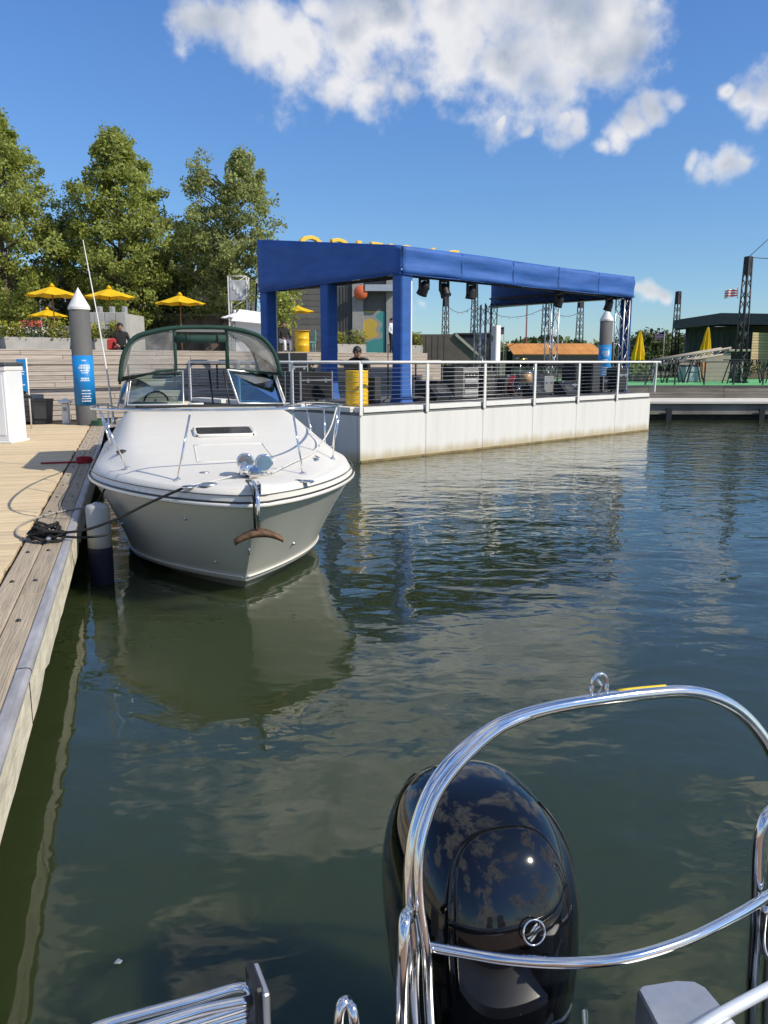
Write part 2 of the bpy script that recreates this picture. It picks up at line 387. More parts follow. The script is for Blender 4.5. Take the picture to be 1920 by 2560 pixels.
# ================================================================== SETTING
# ---- water
def water_material():
    m = bpy.data.materials.new('harbour_water'); m.use_nodes = True; N = m.node_tree.nodes; L = m.node_tree.links
    b = N['Principled BSDF']; b.inputs['Base Color'].default_value = (.028,.041,.015,1)
    b.inputs['Subsurface Weight'].default_value = 1.0; b.inputs['Subsurface Radius'].default_value = (1,1,1); b.inputs['Subsurface Scale'].default_value = 2.5
    b.inputs['Roughness'].default_value = .025; b.inputs['IOR'].default_value = 1.333; b.inputs['Specular IOR Level'].default_value = 1.0
    tc = N.new('ShaderNodeTexCoord')
    def nz(scale, sx, sy, rot, det, dist=0):
        mp = N.new('ShaderNodeMapping'); mp.inputs['Scale'].default_value = (sx, sy, 1); mp.inputs['Rotation'].default_value = (0,0,rot)
        L.new(tc.outputs['Object'], mp.inputs[0])
        n = N.new('ShaderNodeTexNoise'); n.inputs['Scale'].default_value = scale; n.inputs['Detail'].default_value = det
        n.inputs['Roughness'].default_value = .45; n.inputs['Distortion'].default_value = dist; L.new(mp.outputs[0], n.inputs['Vector']); return n.outputs['Fac']
    def mad(a, k, c=None):
        n = N.new('ShaderNodeMath'); n.operation = 'MULTIPLY_ADD'; L.new(a, n.inputs[0]); n.inputs[1].default_value = k
        if c is None: n.inputs[2].default_value = 0
        else: L.new(c, n.inputs[2])
        return n.outputs[0]
    swell = nz(.9, .55, 1.0, R(-14), 2, .3)
    chop = nz(3.1, .85, 1.15, R(10), 2, .4)
    fine = nz(8.5, .85, 1.15, R(-25), 2, .3)
    # ripples are stronger in the open basin than close in to the boats
    patch = nz(.16, 1, 1, 0, 2)
    geo = N.new('ShaderNodeSeparateXYZ'); L.new(tc.outputs['Object'], geo.inputs[0])
    dist = N.new('ShaderNodeMapRange'); dist.interpolation_type = 'SMOOTHSTEP'; L.new(geo.outputs[1], dist.inputs[0])
    dist.inputs[1].default_value = 5.5; dist.inputs[2].default_value = 15; dist.inputs[3].default_value = .20; dist.inputs[4].default_value = .62
    pm = N.new('ShaderNodeMapRange'); L.new(patch, pm.inputs[0]); pm.inputs[1].default_value = .35; pm.inputs[2].default_value = .65; pm.inputs[3].default_value = .5; pm.inputs[4].default_value = 1.15
    amp = N.new('ShaderNodeMath'); amp.operation = 'MULTIPLY'; L.new(dist.outputs[0], amp.inputs[0]); L.new(pm.outputs[0], amp.inputs[1])
    hi = mad(chop, .046, mad(fine, .0085))
    mu = N.new('ShaderNodeMath'); mu.operation = 'MULTIPLY'; L.new(hi, mu.inputs[0]); L.new(amp.outputs[0], mu.inputs[1])
    tot = mad(swell, .036, mu.outputs[0])
    bp = N.new('ShaderNodeBump'); bp.inputs['Strength'].default_value = 1.0; bp.inputs['Distance'].default_value = 1.0
    L.new(tot, bp.inputs['Height']); L.new(bp.outputs[0], b.inputs['Normal'])
    return m
w = MB().poly([(-700,-300,0),(700,-300,0),(700,900,0),(-700,900,0)]).build('water', water_material()); tag(w, kind='structure')
bed = MB().poly([(-700,-300,-2.5),(700,-300,-2.5),(700,900,-2.5),(-700,900,-2.5)]).build('harbour_bed', mat('mud', (.05,.045,.03), .9, var=.2)); tag(bed, kind='structure')
land = MB().span((-400,70,-.5),(400,900,.95)).build('far_ground', mat('far_ground', (.10,.11,.06), .9, var=.3, vscale=.05)); tag(land, kind='structure')

# ---- timber dock on the left
DA = R(17.46)
dock = thing('dock', 'low weathered timber dock along the left with pale fascia boards', 'dock', (-1.459, 2.812, 0), R(90)+DA)
X0, X1, DW = -5.0, 18.2, 6.6
pl = MB().box((0,0,0), (6.1,.136,.036), None, .004).mesh('plank', wood_deck)
x = X0; i = 0
while x < X1-.2:
    o = link('plank', pl, dock, (x, .37+3.08+random.uniform(-.01,.01), .582+random.uniform(-.0025,.0025))); o.rotation_euler = (random.uniform(-.004,.004), 0, R(90)+random.uniform(-.002,.002))
    x += .143; i += 1
for (ya, yb) in ((.070,.215),(.221,.366)):
    x = X0
    while x < X1:
        l_ = 3.7 if ya < .1 else 3.1; e = min(x+l_, X1)
        MB().box(((e-x)/2,0,0), (e-x-.008, yb-ya, .07), None, .007).build('edge_timber', wood_grey, dock, (x, (ya+yb)/2, .567+random.uniform(-.003,.003))); x = e
x = X0
while x < X1:
    e = min(x+3.0, X1)
    # pale, splintered fascia: the lower edge is chipped
    n = 14; top = []; bot = []
    for k in range(n+1):
        xx = lerp(0, e-x-.01, k/n); bot.append((xx, 0, .302+random.uniform(0,.018)+(random.random() < .12)*.05)); top.append((xx, 0, .569))
    m = MB(); f0 = [Vector(p) for p in bot]; f1 = [Vector(p) for p in top]
    off = Vector((0,.05,0)); m.grid([[p+off for p in f0], f0, f1, [p+off for p in f1], [p+off for p in f0]], smooth=False)
    m.build('fascia_board', wood_fascia, dock, (x, .006+random.uniform(0,.006), 0)); x = e
x = X0
strip_m = mat('dock_edge_strip', (.36,.355,.37), .55, .25, var=.30, vscale=5, stretch=(.6,3,3))
while x < X1:
    e = min(x+6.0, X1)
    prof = [(.066,.560),(.066,.600),(.058,.607),(.016,.608),(.0,.602),(-.006,.590),(-.006,.572),(.02,.570)]
    m = MB(); m.grid([[(xx, a, b) for a, b in prof] for xx in (0, e-x-.012)], smooth=False, closed=True); m.build('edge_strip', strip_m, dock, (x,0,0)); x = e
bolt = MB().lathe([(.016,0),(.016,.006),(.009,.012),(0,.013)],n=8).mesh('bolt', MATS['dark_metal'])
x = X0+.4
while x < X1:
    for y_ in (.142,.293): link('bolt', bolt, dock, (x+random.uniform(-.02,.02), y_+random.uniform(-.01,.01), .601))
    x += .92
MB().span((X0,.5,-.35),(X1,6.4,.30)).build('float', mat('float_black', (.02,.02,.018), .8, var=.3), dock)
MB().span((X0,.06,.44),(X1,6.5,.53)).build('stringer', wood_grey, dock)
# the flat cover plate let into the planks
MB().box((9.4,2.1,.605), (1.0,1.4,.012), None, .003).build('cover_plate', mat('cover_plate', (.33,.36,.40), .6, .2, var=.15), dock)

# ---- shore: stepped timber terrace, plaza
EX = Vector((.7333,.6799,0)); EY = Vector((-.6799,.7333,0)); SA = math.atan2(.6799,.7333)
T0 = Vector((-8.64,20.17,0))
def terr(s, t, z): return T0+EX*s+EY*t+Vector((0,0,z))
terrace = thing('timber_terrace', 'stepped grey-brown timber seating terrace rising behind the dock', 'terrace', T0, SA)
TS0, TS1 = -10.0, 17.4
levels = [(0,.62,1.30,5),(.95,1.30,1.60,2),(1.75,1.60,1.88,2),(2.55,1.88,2.16,2),(3.35,2.16,2.45,2)]   # (t, z0, z1, boards)
for li, (t, z0, z1, nb) in enumerate(levels):
    tn = levels[li+1][0] if li+1 < len(levels) else 4.3
    MB().span((TS0, t+.04, -.8), (TS1, tn+.03, z1-.045)).build('core', mat('terrace_core', (.05,.045,.04), .9), terrace)
    hb = (z1-.04-z0)/nb
    for k in range(nb):
        s = TS0
        while s < TS1-.1:
            e = min(s+random.choice((3.0,3.6,4.2)), TS1)
            MB().box(((e-s)/2,0,0), (e-s-.012,.03,hb-.014), None, .003).build('riser_board', wood_terrace, terrace, (s, t+.02+random.uniform(0,.004), z0+hb*(k+.5))); s = e
    nd = 4 if li else 4; wd = (tn-t)/nd
    for k in range(nd):
        s = TS0
        while s < TS1-.1:
            e = min(s+random.choice((3.6,4.2,4.8)), TS1)
            MB().box(((e-s)/2,0,0), (e-s-.012, wd-.012, .04), None, .004).build('tread_board', wood_terrace, terrace, (s, t+wd*(k+.5), z1-.02+random.uniform(-.002,.002))); s = e
plaza = MB(); plaza.poly([terr(-60,4.3,2.44), terr(TS1,4.3,2.44), terr(TS1,70,2.44), terr(-60,70,2.44)], 0)
plaza.poly([terr(TS1,3.35,2.44), terr(TS1,3.35,-1), terr(TS1,70,-1), terr(TS1,70,2.44)])
pz = plaza.build('plaza', paving); tag(pz, kind='structure')
bank = MB().poly([terr(-60,0,1.28), terr(TS0,0,1.28), terr(TS0,4.3,2.43), terr(-60,4.3,2.43)]).poly([terr(-60,0,1.28), terr(TS0,0,1.28), terr(TS0,0,-1), terr(-60,0,-1)]).build('bank', concrete); tag(bank, kind='structure')

# guard rail on the lowest terrace
gr = thing('guard_rail', 'thin dark metal guard rail along the lowest step of the timber terrace', 'railing', T0, SA)
s = -3.0; 
while s < 15.5:
    MB().span((s-.02,.20,1.30),(s+.02,.24,2.0)).build('post', dark_metal, gr); s += 1.38
MB().span((-3.0,.19,2.0),(15.2,.25,2.035)).build('top_rail', mat('rail_brown', (.085,.065,.055), .5, .2, var=.2), gr)
MB().span((-3.0,.21,1.40),(15.2,.23,1.425)).build('lower_rail', dark_metal, gr)
for z in (1.55,1.70,1.85): MB().bar((-3.0,.22,z),(15.2,.22,z),.004,5).build('cable', steel_dull, gr)

# ---- pier on the right
turf = mat('artificial_turf', (.12,.42,.17), .9, var=.18, vscale=3, bump=.4, bscale=60)
pier = thing('floating_pier', 'long floating pier with white edge beam and grey timber wall on the right', 'pier', (4.6,29.4,0))
MB().span((0,.10,.2),(60,2.9,.595)).build('deck_body', concrete_d, pier)
MB().span((0,-.03,.595),(60,2.95,.67)).build('edge_beam', mat('edge_white', (.62,.60,.55), .6, var=.08, vscale=2), pier)
MB().span((0,.5,-.4),(60,2.8,.2)).build('float', mat('pier_float', (.035,.04,.036), .7, var=.3), pier)
s = 0
while s < 30:
    for k in range(4):
        MB().box((s+1.5, 2.98, .675+.128*(k+.5)), (2.985,.05,.120), None, .004).build('wall_board', mat('pier_wall_board', (.17,.155,.135), .9, var=.35, vscale=1.4, stretch=(.5,1,3), isl=.2, bump=.3), pier)
    s += 3
for k in range(7): MB().span((2.3+3.4*k,-.06,-.6),(2.5+3.4*k,.02,.42)).build('pile_guide', black_plastic, pier)
MB().span((0,3.0,.3),(60,17,1.17)).build('upper_body', concrete_d, pier)
MB().span((-1.2,2.9,1.17),(60,17,1.185)).build('turf_sheet', turf, pier)

# ================================================================== FLOATING STAGE
ST = Vector((-.503,16.771,0))
def stg(s, t, z): return ST+EX*s+EY*t+Vector((0,0,z))
BL, BD, DZ = 11.87, 6.9, 1.15
barge = thing('stage_barge', 'white slab-sided floating barge carrying the blue stage canopy', 'barge', ST, SA)
MB().span((.06,.06,-.7),(BL-.06,BD-.06,1.0)).build('hull_core', mat('barge_core', (.16,.165,.16), .8, var=.1), barge)
for k in range(6):
    a, b = k*BL/6, (k+1)*BL/6
    m = MB().box(((b-a)/2,.045,.215), (b-a-.007,.09,1.53), None, .006); m.build('hull_panel', barge_white, barge, (a,0,0))
    MB().span((a+.10,-.012,1.045),(b-.10,.30,1.15),.006).build('deck_lip', white_paint, barge)
for k in range(4):
    a, b = .10+k*(BD-.1)/4, .10+(k+1)*(BD-.1)/4
    MB().box((.045,(b-a)/2,.215), (.09,b-a-.007,1.53), None, .006).build('hull_panel', barge_white, barge, (0,a,0))
    MB().span((-.012,a+.2,1.045),(.30,b-.02,1.148),.006).build('deck_lip', white_paint, barge)
    MB().box((BL-.045,(a+b)/2,.215), (.09,b-a-.007,1.53), None, .006).build('hull_panel', barge_white, barge)
MB().span((.25,.25,1.0),(BL-.02,BD,1.14)).build('stage_deck', stage_floor_m, barge)
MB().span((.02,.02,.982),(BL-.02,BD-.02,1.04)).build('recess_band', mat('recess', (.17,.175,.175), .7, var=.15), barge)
MB().span((.008,-.02,-.06),(BL,.02,.045),.01).build('waterline_fender', mat('waterline_stain', (.20,.155,.075), .9, var=.4, vscale=3), barge)

rail = thing('barge_railing', 'white post and cable railing around the barge deck', 'railing', ST, SA)
def rail_post(x, y, alongx=True, name='post'):
    m = MB().box((0,0,1.54), (.085 if alongx else .03, .03 if alongx else .085, 1.10), None, .006)
    o = m.build(name, white_paint, rail, (x,y,0))
    MB().box((.05 if alongx else 0,.035 if alongx else .05,1.26), (.05,.05,.52), None, .004).build('post_shade_bar', grey_paint, o)  # grey bar behind the post, its colour standing in for the shaded side
    return o
RP = [i*BL/6 for i in range(7)]
for i, s in enumerate(RP[:-1]): rail_post(s if i else .0, -.035)
MB().tube(smooth_path([(0,-.035,2.085),(BL-.5,-.035,2.085),(BL-.2,-.035,2.085),(BL+.10,-.035,2.075),(BL+.16,-.035,1.99),(BL+.16,-.035,1.6),(BL+.13,-.035,1.12)],5), .034, 8).build('top_rail', white_paint, rail)
MB().tube([(0,-.035,2.085),(0,BD,2.085)], .032, 8).build('top_rail', white_paint, rail)
for t in (2.3,4.5,BD): rail_post(-.035, t, False)
for k in range(9):
    z = 1.22+k*.093
    MB().bar((0,-.035,z),(BL+.16,-.035,z),.004,5).build('cable', steel_dull, rail)
    MB().bar((-.035,0,z),(-.035,BD,z),.004,5).build('cable', steel_dull, rail)

# ---- canopy
S0, S1, TF, TB = 2.07, 12.06, .9, 6.6
canopy = thing('stage_canopy', 'blue fabric stage canopy with wedge-shaped sides on wrapped columns', 'canopy', ST, SA)
def zb(t): return lerp(4.07,3.99,(t-TF)/(TB-TF))
def zt(t): return lerp(4.68,5.40,(t-TF)/(TB-TF))
def fabric(fn, nu, nv, th, name):
    rows = [[Vector(fn(i/nu, j/nv)) for i in range(nu+1)] for j in range(nv+1)]
    o = MB().grid(rows).build(name, blue_fabric, canopy, recalc=False)
    md = o.modifiers.new('s', 'SOLIDIFY'); md.thickness = th; md.offset = 0
    return o
rw = random.Random(3); ph = [rw.uniform(0,6.28) for _ in range(12)]
def wr(u, v, a=1):   # slack folds of stretched fabric
    return a*(.012*math.sin(9*u+ph[0]+3*v)+.009*math.sin(23*u+ph[1]-2*v)+.008*math.sin(41*u+5*v+ph[2])+.014*math.sin(3.1*v+ph[3]+1.4*u))
fabric(lambda u, v: (lerp(S0,S1,u), TF-.02+wr(u,v*3,1.3), lerp(4.06,4.665+.012*math.sin(7*u),v)), 60, 6, .02, 'front_fascia')
fabric(lambda u, v: (S0-.02+wr(u,v*2,.35), lerp(TF,TB,u), lerp(zb(lerp(TF,TB,u)), zt(lerp(TF,TB,u)), v)), 24, 6, .02, 'side_fascia')
fabric(lambda u, v: (S1+.02+wr(u,v*2,.35), lerp(TF,TB,u), lerp(zb(lerp(TF,TB,u)), zt(lerp(TF,TB,u)), v)), 24, 6, .02, 'side_fascia')
fabric(lambda u, v: (lerp(S0,S1,u), lerp(TF,TB,v), zt(lerp(TF,TB,v))-.02+wr(u,v*2,.6)), 30, 10, .02, 'roof_sheet')
MB().span((S0,TB-.03,5.20),(S1,TB+.03,5.385)).build('back_beam', blue_fabric, canopy)
seam_m = mat('seam_blue', (.017,.082,.30), .7, var=.1)
for k in range(1,5):
    x_ = lerp(S0,S1,k/5); MB().box((x_,TF-.045,4.365),(.018,.008,.58)).build('fabric_seam', seam_m, canopy)
MB().tube([(lerp(S0,S1,k/20),TF-.03,4.055-.008*math.sin(math.pi*(k%4)/4)) for k in range(21)],.014,6).build('hem', seam_m, canopy)
MB().tube([(S0-.03,lerp(TF,TB,k/12),zb(lerp(TF,TB,k/12))-.006*math.sin(math.pi*(k%3)/3)) for k in range(13)],.014,6).build('hem', seam_m, canopy)
CW = .33
def sleeve(s, t):
    m = MB(); rows = []
    for z, k in ((1.15,1.28),(1.30,1.10),(1.6,1.02),(2.4,1.0),(3.4,1.0),(4.08,1.0)):
        h = CW/2*k; b = .03
        rows.append([(h-b,-h,z),(h,-h+b,z),(h,h-b,z),(h-b,h,z),(-h+b,h,z),(-h,h-b,z),(-h,-h+b,z),(-h+b,-h,z)])
    m.grid(rows, smooth=False, closed=True); m.build('column_sleeve', blue_fabric, canopy, (s,t,0))
for t in (TF+CW/2, (TF+TB)/2, TB-CW/2): sleeve(S0+CW/2, t)
def truss_mesh(length, w, r=.021, step=.38, axis='Z', n=6):
    m = MB(); c = [(-w/2,-w/2),(w/2,-w/2),(w/2,w/2),(-w/2,w/2)]
    P = lambda a, b, z: Vector((a,b,z)) if axis == 'Z' else (Vector((z,a,b)) if axis == 'X' else Vector((a,z,b)))
    for a, b in c: m.bar(P(a,b,0), P(a,b,length), r, n)
    k = 0; nst = max(1, int(length/step)); st = length/nst
    for i in range(nst):
        z0, z1 = i*st, (i+1)*st
        for q in range(4):
            a, b = c[q], c[(q+1) % 4]
            if i % 2: a, b = b, a
            m.bar(P(*a, z0), P(*b, z1), r*.55, 5)
    return m
TWR = [(S1-.2, TF+.22), (S1-.2, (TF+TB)/2), (S1-.2, TB-.2)]
for k, (s, t) in enumerate(TWR):
    truss_mesh(3.0, .30).build('truss_tower', alum if k < 2 else dark_metal, canopy, (s,t,1.15))
truss_mesh(2.9, .28).build('truss_tower', alum, canopy, (S1-.95, TB-.35, 1.15))
sl = MB().box((0,0,2.6), (.05,.34,2.95), None, .01); sl.build('corner_drape', blue_fabric, canopy, (S1-.0,TF+.2,0))
truss_mesh(S1-S0-.5, .26, .022, .42, 'X').build('roof_truss', dark_metal, canopy, (S0+.25, TF+.25, 4.20))
truss_mesh(S1-S0-.5, .26, .022, .42, 'X').build('roof_truss', dark_metal, canopy, (S0+.25, TB-.25, 5.05))
for s in (S0+.3, S1-.3): truss_mesh(TB-TF-.6, .26, .022, .42, 'Y').build('roof_truss', dark_metal, canopy, (s, TF+.3, 4.16))
for s in (S0+3.4, S0+6.8):
    a, b = (s, TF+.3, 4.45), (s, TB-.3, 5.12); MB().bar(a, b, .05, 8).build('rafter', dark_metal, canopy)
MB().box((S1-.30,(TF+TB)/2,4.02), (.10,TB-TF-.3,.05), None, .005).build('side_beam', alum, canopy)
MB().box((S0+CW+.06,TF+.10,2.6),(.05,.05,2.95)).build('drape_pole', white_paint, canopy)
MB().box((S0+CW+.02,(TF+TB)/2+.1,2.6),(.045,.045,2.95)).build('drape_pole', white_paint, canopy)
MB().box((S0+CW+.02,TB-.3,2.6),(.04,.04,2.9)).build('drape_pole', white_paint, canopy)

# ---- roof sign: letters stand on the back edge and face the shore
sign = thing('roof_sign', 'row of yellow edge-lit channel letters along the back edge of the canopy roof', 'sign', stg(0,0,0), SA)
let_m = mat('letter_yellow', (.80,.50,.04), .45, var=.06); let_face = mat('letter_face', (.80,.74,.52), .5)
MB().span((3.0,TB+.04,5.09),(10.6,TB+.20,5.125)).build('letter_rail', white_paint, sign)
txt = 'PACIFICO'; xs = 10.4
adv = {'P':.86,'A':1.02,'C':.98,'I':.42,'F':.80,'O':1.12}
tot = sum(adv[c] for c in txt); kx = 7.2/tot
xcur = 10.45
for ch in txt:
    cu = bpy.data.curves.new('letter', 'FONT'); cu.body = ch; cu.size = .86; cu.extrude = .06; cu.bevel_depth = .012; cu.resolution_u = 3; cu.align_x = 'LEFT'
    tmp = bpy.data.objects.new('tmp', cu); COL.objects.link(tmp)
    bpy.context.view_layer.update(); me = bpy.data.meshes.new_from_object(tmp.evaluated_get(bpy.context.evaluated_depsgraph_get()))
    bpy.data.objects.remove(tmp)
    me.materials.clear(); me.materials.append(let_m)
    o = link('letter', me, sign, (xcur, TB+.12, 5.07+.18*(xcur-3)/7.5)); o.rotation_euler = (math.pi/2, 0, math.pi); o.scale = (1.35,1,1)
    xcur -= adv[ch]*kx

# ---- lamps hanging from the roof truss
def moving_head(label, s, t, z, tilt):
    t_ = thing('stage_light', label, 'stage light', stg(s,t,z), SA, 'black stage lights hanging under the canopy')
    MB().box((0,0,-.03),(.24,.16,.09),None,.015).build('clamp_base', black_plastic, t_)
    y = MB().box((-.14,0,-.17),(.03,.09,.24),None,.01).box((.14,0,-.17),(.03,.09,.24),None,.01).build('yoke', black_plastic, t_)
    M = Matrix.Rotation(tilt, 3, 'X') @ Matrix.Rotation(math.pi, 3, 'X')
    MB().lathe([(.05,-.16),(.10,-.13),(.12,-.02),(.125,.12),(.135,.17)], (0,0,-.25), 14, mtx=M).build('lamp_head', black_plastic, t_)
    MB().lathe([(.115,.172),(.02,.176)], (0,0,-.25), 14, mtx=M).build('lens', mat('lens', (.05,.06,.08), .1), t_)
for i, (u, lab) in enumerate(((920,'black moving-head stage light nearest the big blue corner column'),(960,'black moving-head stage light second from the blue corner column'),(1010,'black moving-head stage light third from the blue corner column'))):
    s = {920:3.05,960:3.75,1010:4.75}[u]; moving_head(lab, s, TF+.25, 4.07, R((30,-25,10)[i]))
for i, (s, lab) in enumerate(((8.6,'small black stage light under the middle of the canopy front edge'),(11.2,'small black stage light hanging beside the right-hand canopy corner'))):
    moving_head(lab, s, TF+.3, 4.05, R(20))

# ---- stage gear
def flight_case(label, loc, size, rz=SA, m=black_plastic, group=None, cat='case'):
    t_ = thing('flight_case', label, cat, loc, rz, group); w_, d_, h_ = size
    MB().box((0,0,h_/2+.03),(w_,d_,h_-.06),None,.008).build('body', m, t_)
    for a in (-1,1):
        for b in (-1,1):
            MB().box((a*(w_/2-.005),b*(d_/2-.005),h_/2+.03),(.03,.03,h_-.05),None,.004).build('corner_edge', alum, t_)
            MB().lathe([(.03,0),(.035,.015),(.03,.03)],(a*(w_/2-.07),b*(d_/2-.07),0),8).build('caster', rubber, t_)
    MB().box((0,-d_/2-.006,h_*.72),(w_*.96,.012,.03),None,.002).build('lid_seam', alum, t_)
    for a in (-.28,.28): MB().box((a*w_,-d_/2-.012,h_*.70),(.07,.02,.09),None,.004).build('latch', steel_dull, t_)
    return t_
def speaker(label, loc, size, rz, tilt=0.0, group=None):
    t_ = thing('loudspeaker', label, 'loudspeaker', loc, rz, group); w_, d_, h_ = size
    if tilt: 
        prof = [(-d_/2,0),(d_/2,0),(d_/2,h_*.75),(d_*.15,h_),(-d_/2,h_*.25)]
        m = MB(); m.grid([[(x, a, b) for a, b in prof] for x in (-w_/2, w_/2)], False, closed=True); m.add([(x,a,b) for x in (-w_/2,) for a,b in prof],[tuple(range(5))]); m.add([(w_/2,a,b) for a,b in prof],[tuple(range(5))])
        m.build('cabinet', black_plastic, t_)
        n = Vector((0,-h_*.75,d_*.65)).normalized(); c = Vector((0,-d_*.175,h_*.625)); 
        M = Vector((0,0,1)).rotation_difference(n).to_matrix()
        MB().lathe([(w_*.3,.002),(w_*.28,.012),(w_*.1,.0)], c, 14, mtx=M).build('grille', mat('grille', (.03,.03,.032), .6, var=.3, vscale=60), t_)
    else:
        MB().box((0,0,h_/2),(w_,d_,h_),None,.02).build('cabinet', black_plastic, t_)
        MB().box((0,-d_/2-.008,h_/2),(w_*.9,.016,h_*.92),None,.006).build('grille', mat('grille', (.03,.03,.032), .6, var=.3, vscale=60), t_)
        for a in (-1,1): MB().box((a*(w_/2+.002),0,h_*.6),(.012,.16,.06),None,.004).build('handle_recess', rubber, t_)
    return t_
def drum(label, loc, r, h, shellm, axis_tilt=0.0, legs=True):
    t_ = thing('drum', label, 'drum', loc, SA)
    M = Matrix.Rotation(axis_tilt, 3, 'X'); c = (0,0,r+.02) if axis_tilt > 1 else (0,0,.5)
    MB().lathe([(r,-h/2),(r,h/2)], c, 22, mtx=M).build('shell', shellm, t_)
    for z in (-h/2, h/2):
        MB().lathe([(r+.012,z-.015),(r+.016,z),(r+.012,z+.015)], c, 22, mtx=M).build('hoop', steel, t_)
    MB().lathe([(r-.005,h/2-.001),(.01,h/2-.001)], c, 22, mtx=M).build('drum_head', white_paint, t_)
    if legs:
        for k in range(3):
            a = 2.1*k+.4; MB().bar((math.cos(a)*(r*.8),math.sin(a)*r*.8,.45 if axis_tilt < 1 else .3),(math.cos(a)*r*1.1,math.sin(a)*r*1.1,0),.012).build('leg', steel, t_)
    return t_
dk = lambda u, v: atz(u, v, DZ)
# yellow steel drum by the corner
yb = thing('steel_drum', 'bright yellow ribbed steel drum behind the barge corner rail', 'drum', dk(771,876), .2)
prof = [(.0,.0),(.285,.0),(.292,.02)]
for k in range(14):
    z = .05+k*.05; prof += [(.283,z),(.292 if k % 5 else .303,z+.02),(.283,z+.04)]
prof += [(.292,.80),(.296,.82),(.285,.825)]
MB().lathe([(r_*.86, z_*.92) for r_, z_ in prof], n=28).build('shell', yellow_paint, yb)
MB().lathe([(.245,.755),(.01,.75)], n=28).build('lid', yellow_paint, yb)
MB().lathe([(.03,.752),(.03,.765),(.0,.767)], (.14,.05,0), 10).build('bung', steel_dull, yb)
flight_case('black road case standing left of the middle blue column', dk(668,868), (.95,.6,.72), SA)
flight_case('tall black road case half hidden behind the cruiser windshield', dk(632,866), (.55,.55,1.15), SA)
speaker('grey-black box speaker standing beside the yellow drum', dk(806,872), (.22,.30,.62), SA)
speaker('black floor monitor wedge in front of the big corner column', dk(948,866), (.62,.45,.42), SA, 1)
speaker('tall black loudspeaker left of the grey amplifier rack', dk(977,862), (.36,.4,.85), SA)
rk = thing('amplifier_rack', 'grey amplifier rack with black face panel at mid stage', 'amplifier', dk(1003,860), SA)
MB().box((0,0,.40),(.62,.45,.76),None,.015).build('case', mat('rack_grey', (.20,.20,.20), .6, var=.15), rk)
for k in range(4): MB().box((0,-.235,.18+k*.14),(.5,.02,.11),None,.004).build('unit_panel', black_plastic if k % 2 else grey_paint, rk)
for k in range(3):
    MB().lathe([(.018,0),(.016,.02)],(-.15+.12*k,-.245,.6),8,mtx=Matrix.Rotation(math.pi/2,3,'X')).build('knob', white_paint, rk)
wc = thing('column_speaker', 'slim white column loudspeaker on a dark stand in front of the truss tower', 'loudspeaker', dk(1068,856), SA)
MB().box((0,0,1.42),(.20,.20,1.0),None,.02).build('column', mat('bright_white', (.85,.85,.85), .4), wc)
MB().box((0,0,.45),(.10,.10,.94),None,.01).build('stand', dark_metal, wc); MB().box((0,0,.02),(.5,.5,.04),None,.01).build('foot_plate', dark_metal, wc)
drum('bass drum with dark red shell lying on its side on stage', dk(1108,853), .26, .4, mat('drum_red', (.25,.02,.035), .25, var=.1), R(90))
drum('wooden floor tom standing in front of the drum kit riser', dk(1135,856), .17, .32, mat('drum_wood', (.42,.26,.13), .4, var=.2), 0)
for i, (u, v, a, r_, lab) in enumerate(((1122,850,1.05,.20,'brass cymbal on a stand above the red bass drum'),(1150,850,.95,.18,'brass cymbal on a stand right of the drums'))):
    c = thing('cymbal', lab, 'cymbal', dk(u,v), 0)
    MB().bar((0,0,0),(0,0,a),.012).build('stand', steel, c)
    for k in range(3): MB().bar((0,0,.25),(.22*math.cos(2.1*k),.22*math.sin(2.1*k),0),.009).build('leg', steel, c)
    MB().lathe([(r_,a),(r_*.3,a+.02),(.03,a+.045),(0,a+.05)],n=18,mtx=Matrix.Rotation(.15,3,'X')).build('plate', mat('brass', (.65,.45,.15), .25, 1.0), c)
flight_case('grey road case at the foot of the aluminium truss tower', dk(1172,854), (.42,.42,.55), SA, mat('case_grey', (.22,.225,.23), .6, var=.1))
flight_case('low black road case right of the truss tower, lower of two', dk(1215,853), (.75,.5,.40), SA)
speaker('black bass cabinet right of the aluminium truss tower', dk(1236,849), (.5,.5,.85), SA)
speaker('black loudspeaker pair member beside the blue wrapped mooring pile', dk(1272,849), (.45,.45,.95), SA)
flight_case('black road case at the far right end of the stage', dk(1300,847), (.6,.45,.5), SA)
kb = thing('keyboard', 'dark keyboard on a folding stand on the right half of the stage', 'keyboard', dk(1205,851), SA)
MB().box((0,.3,.86),(.95,.3,.09),None,.02).build('keyboard_body', black_plastic, kb); MB().box((0,.22,.908),(.85,.13,.012)).build('keys', white_paint, kb)
for a in (-1,1): MB().bar((a*.35,.3,.82),(-a*.35,.3,0),.016).build('leg', dark_metal, kb)
speaker('low black combo amplifier right of the white column speaker', dk(1090,853), (.5,.35,.5), SA)
speaker('black loudspeaker just left of the white column speaker', dk(1046,857), (.40,.40,.70), SA)
flight_case('long black road case on the stage floor behind the drums', dk(1150,849), (1.1,.5,.6), SA)
speaker('black floor monitor wedge between the floor tom and grey case', dk(1155,857), (.55,.42,.38), SA, 1)
speaker('black floor monitor wedge right of the tall truss tower', dk(1222,855), (.55,.42,.38), SA, 1)
flight_case('short stack of black equipment cases near the far canopy corner', dk(1330,847), (.5,.45,.75), SA)
flight_case('black utility trunk between the corner column and the grey rack', dk(925,860), (.6,.45,.45), SA)
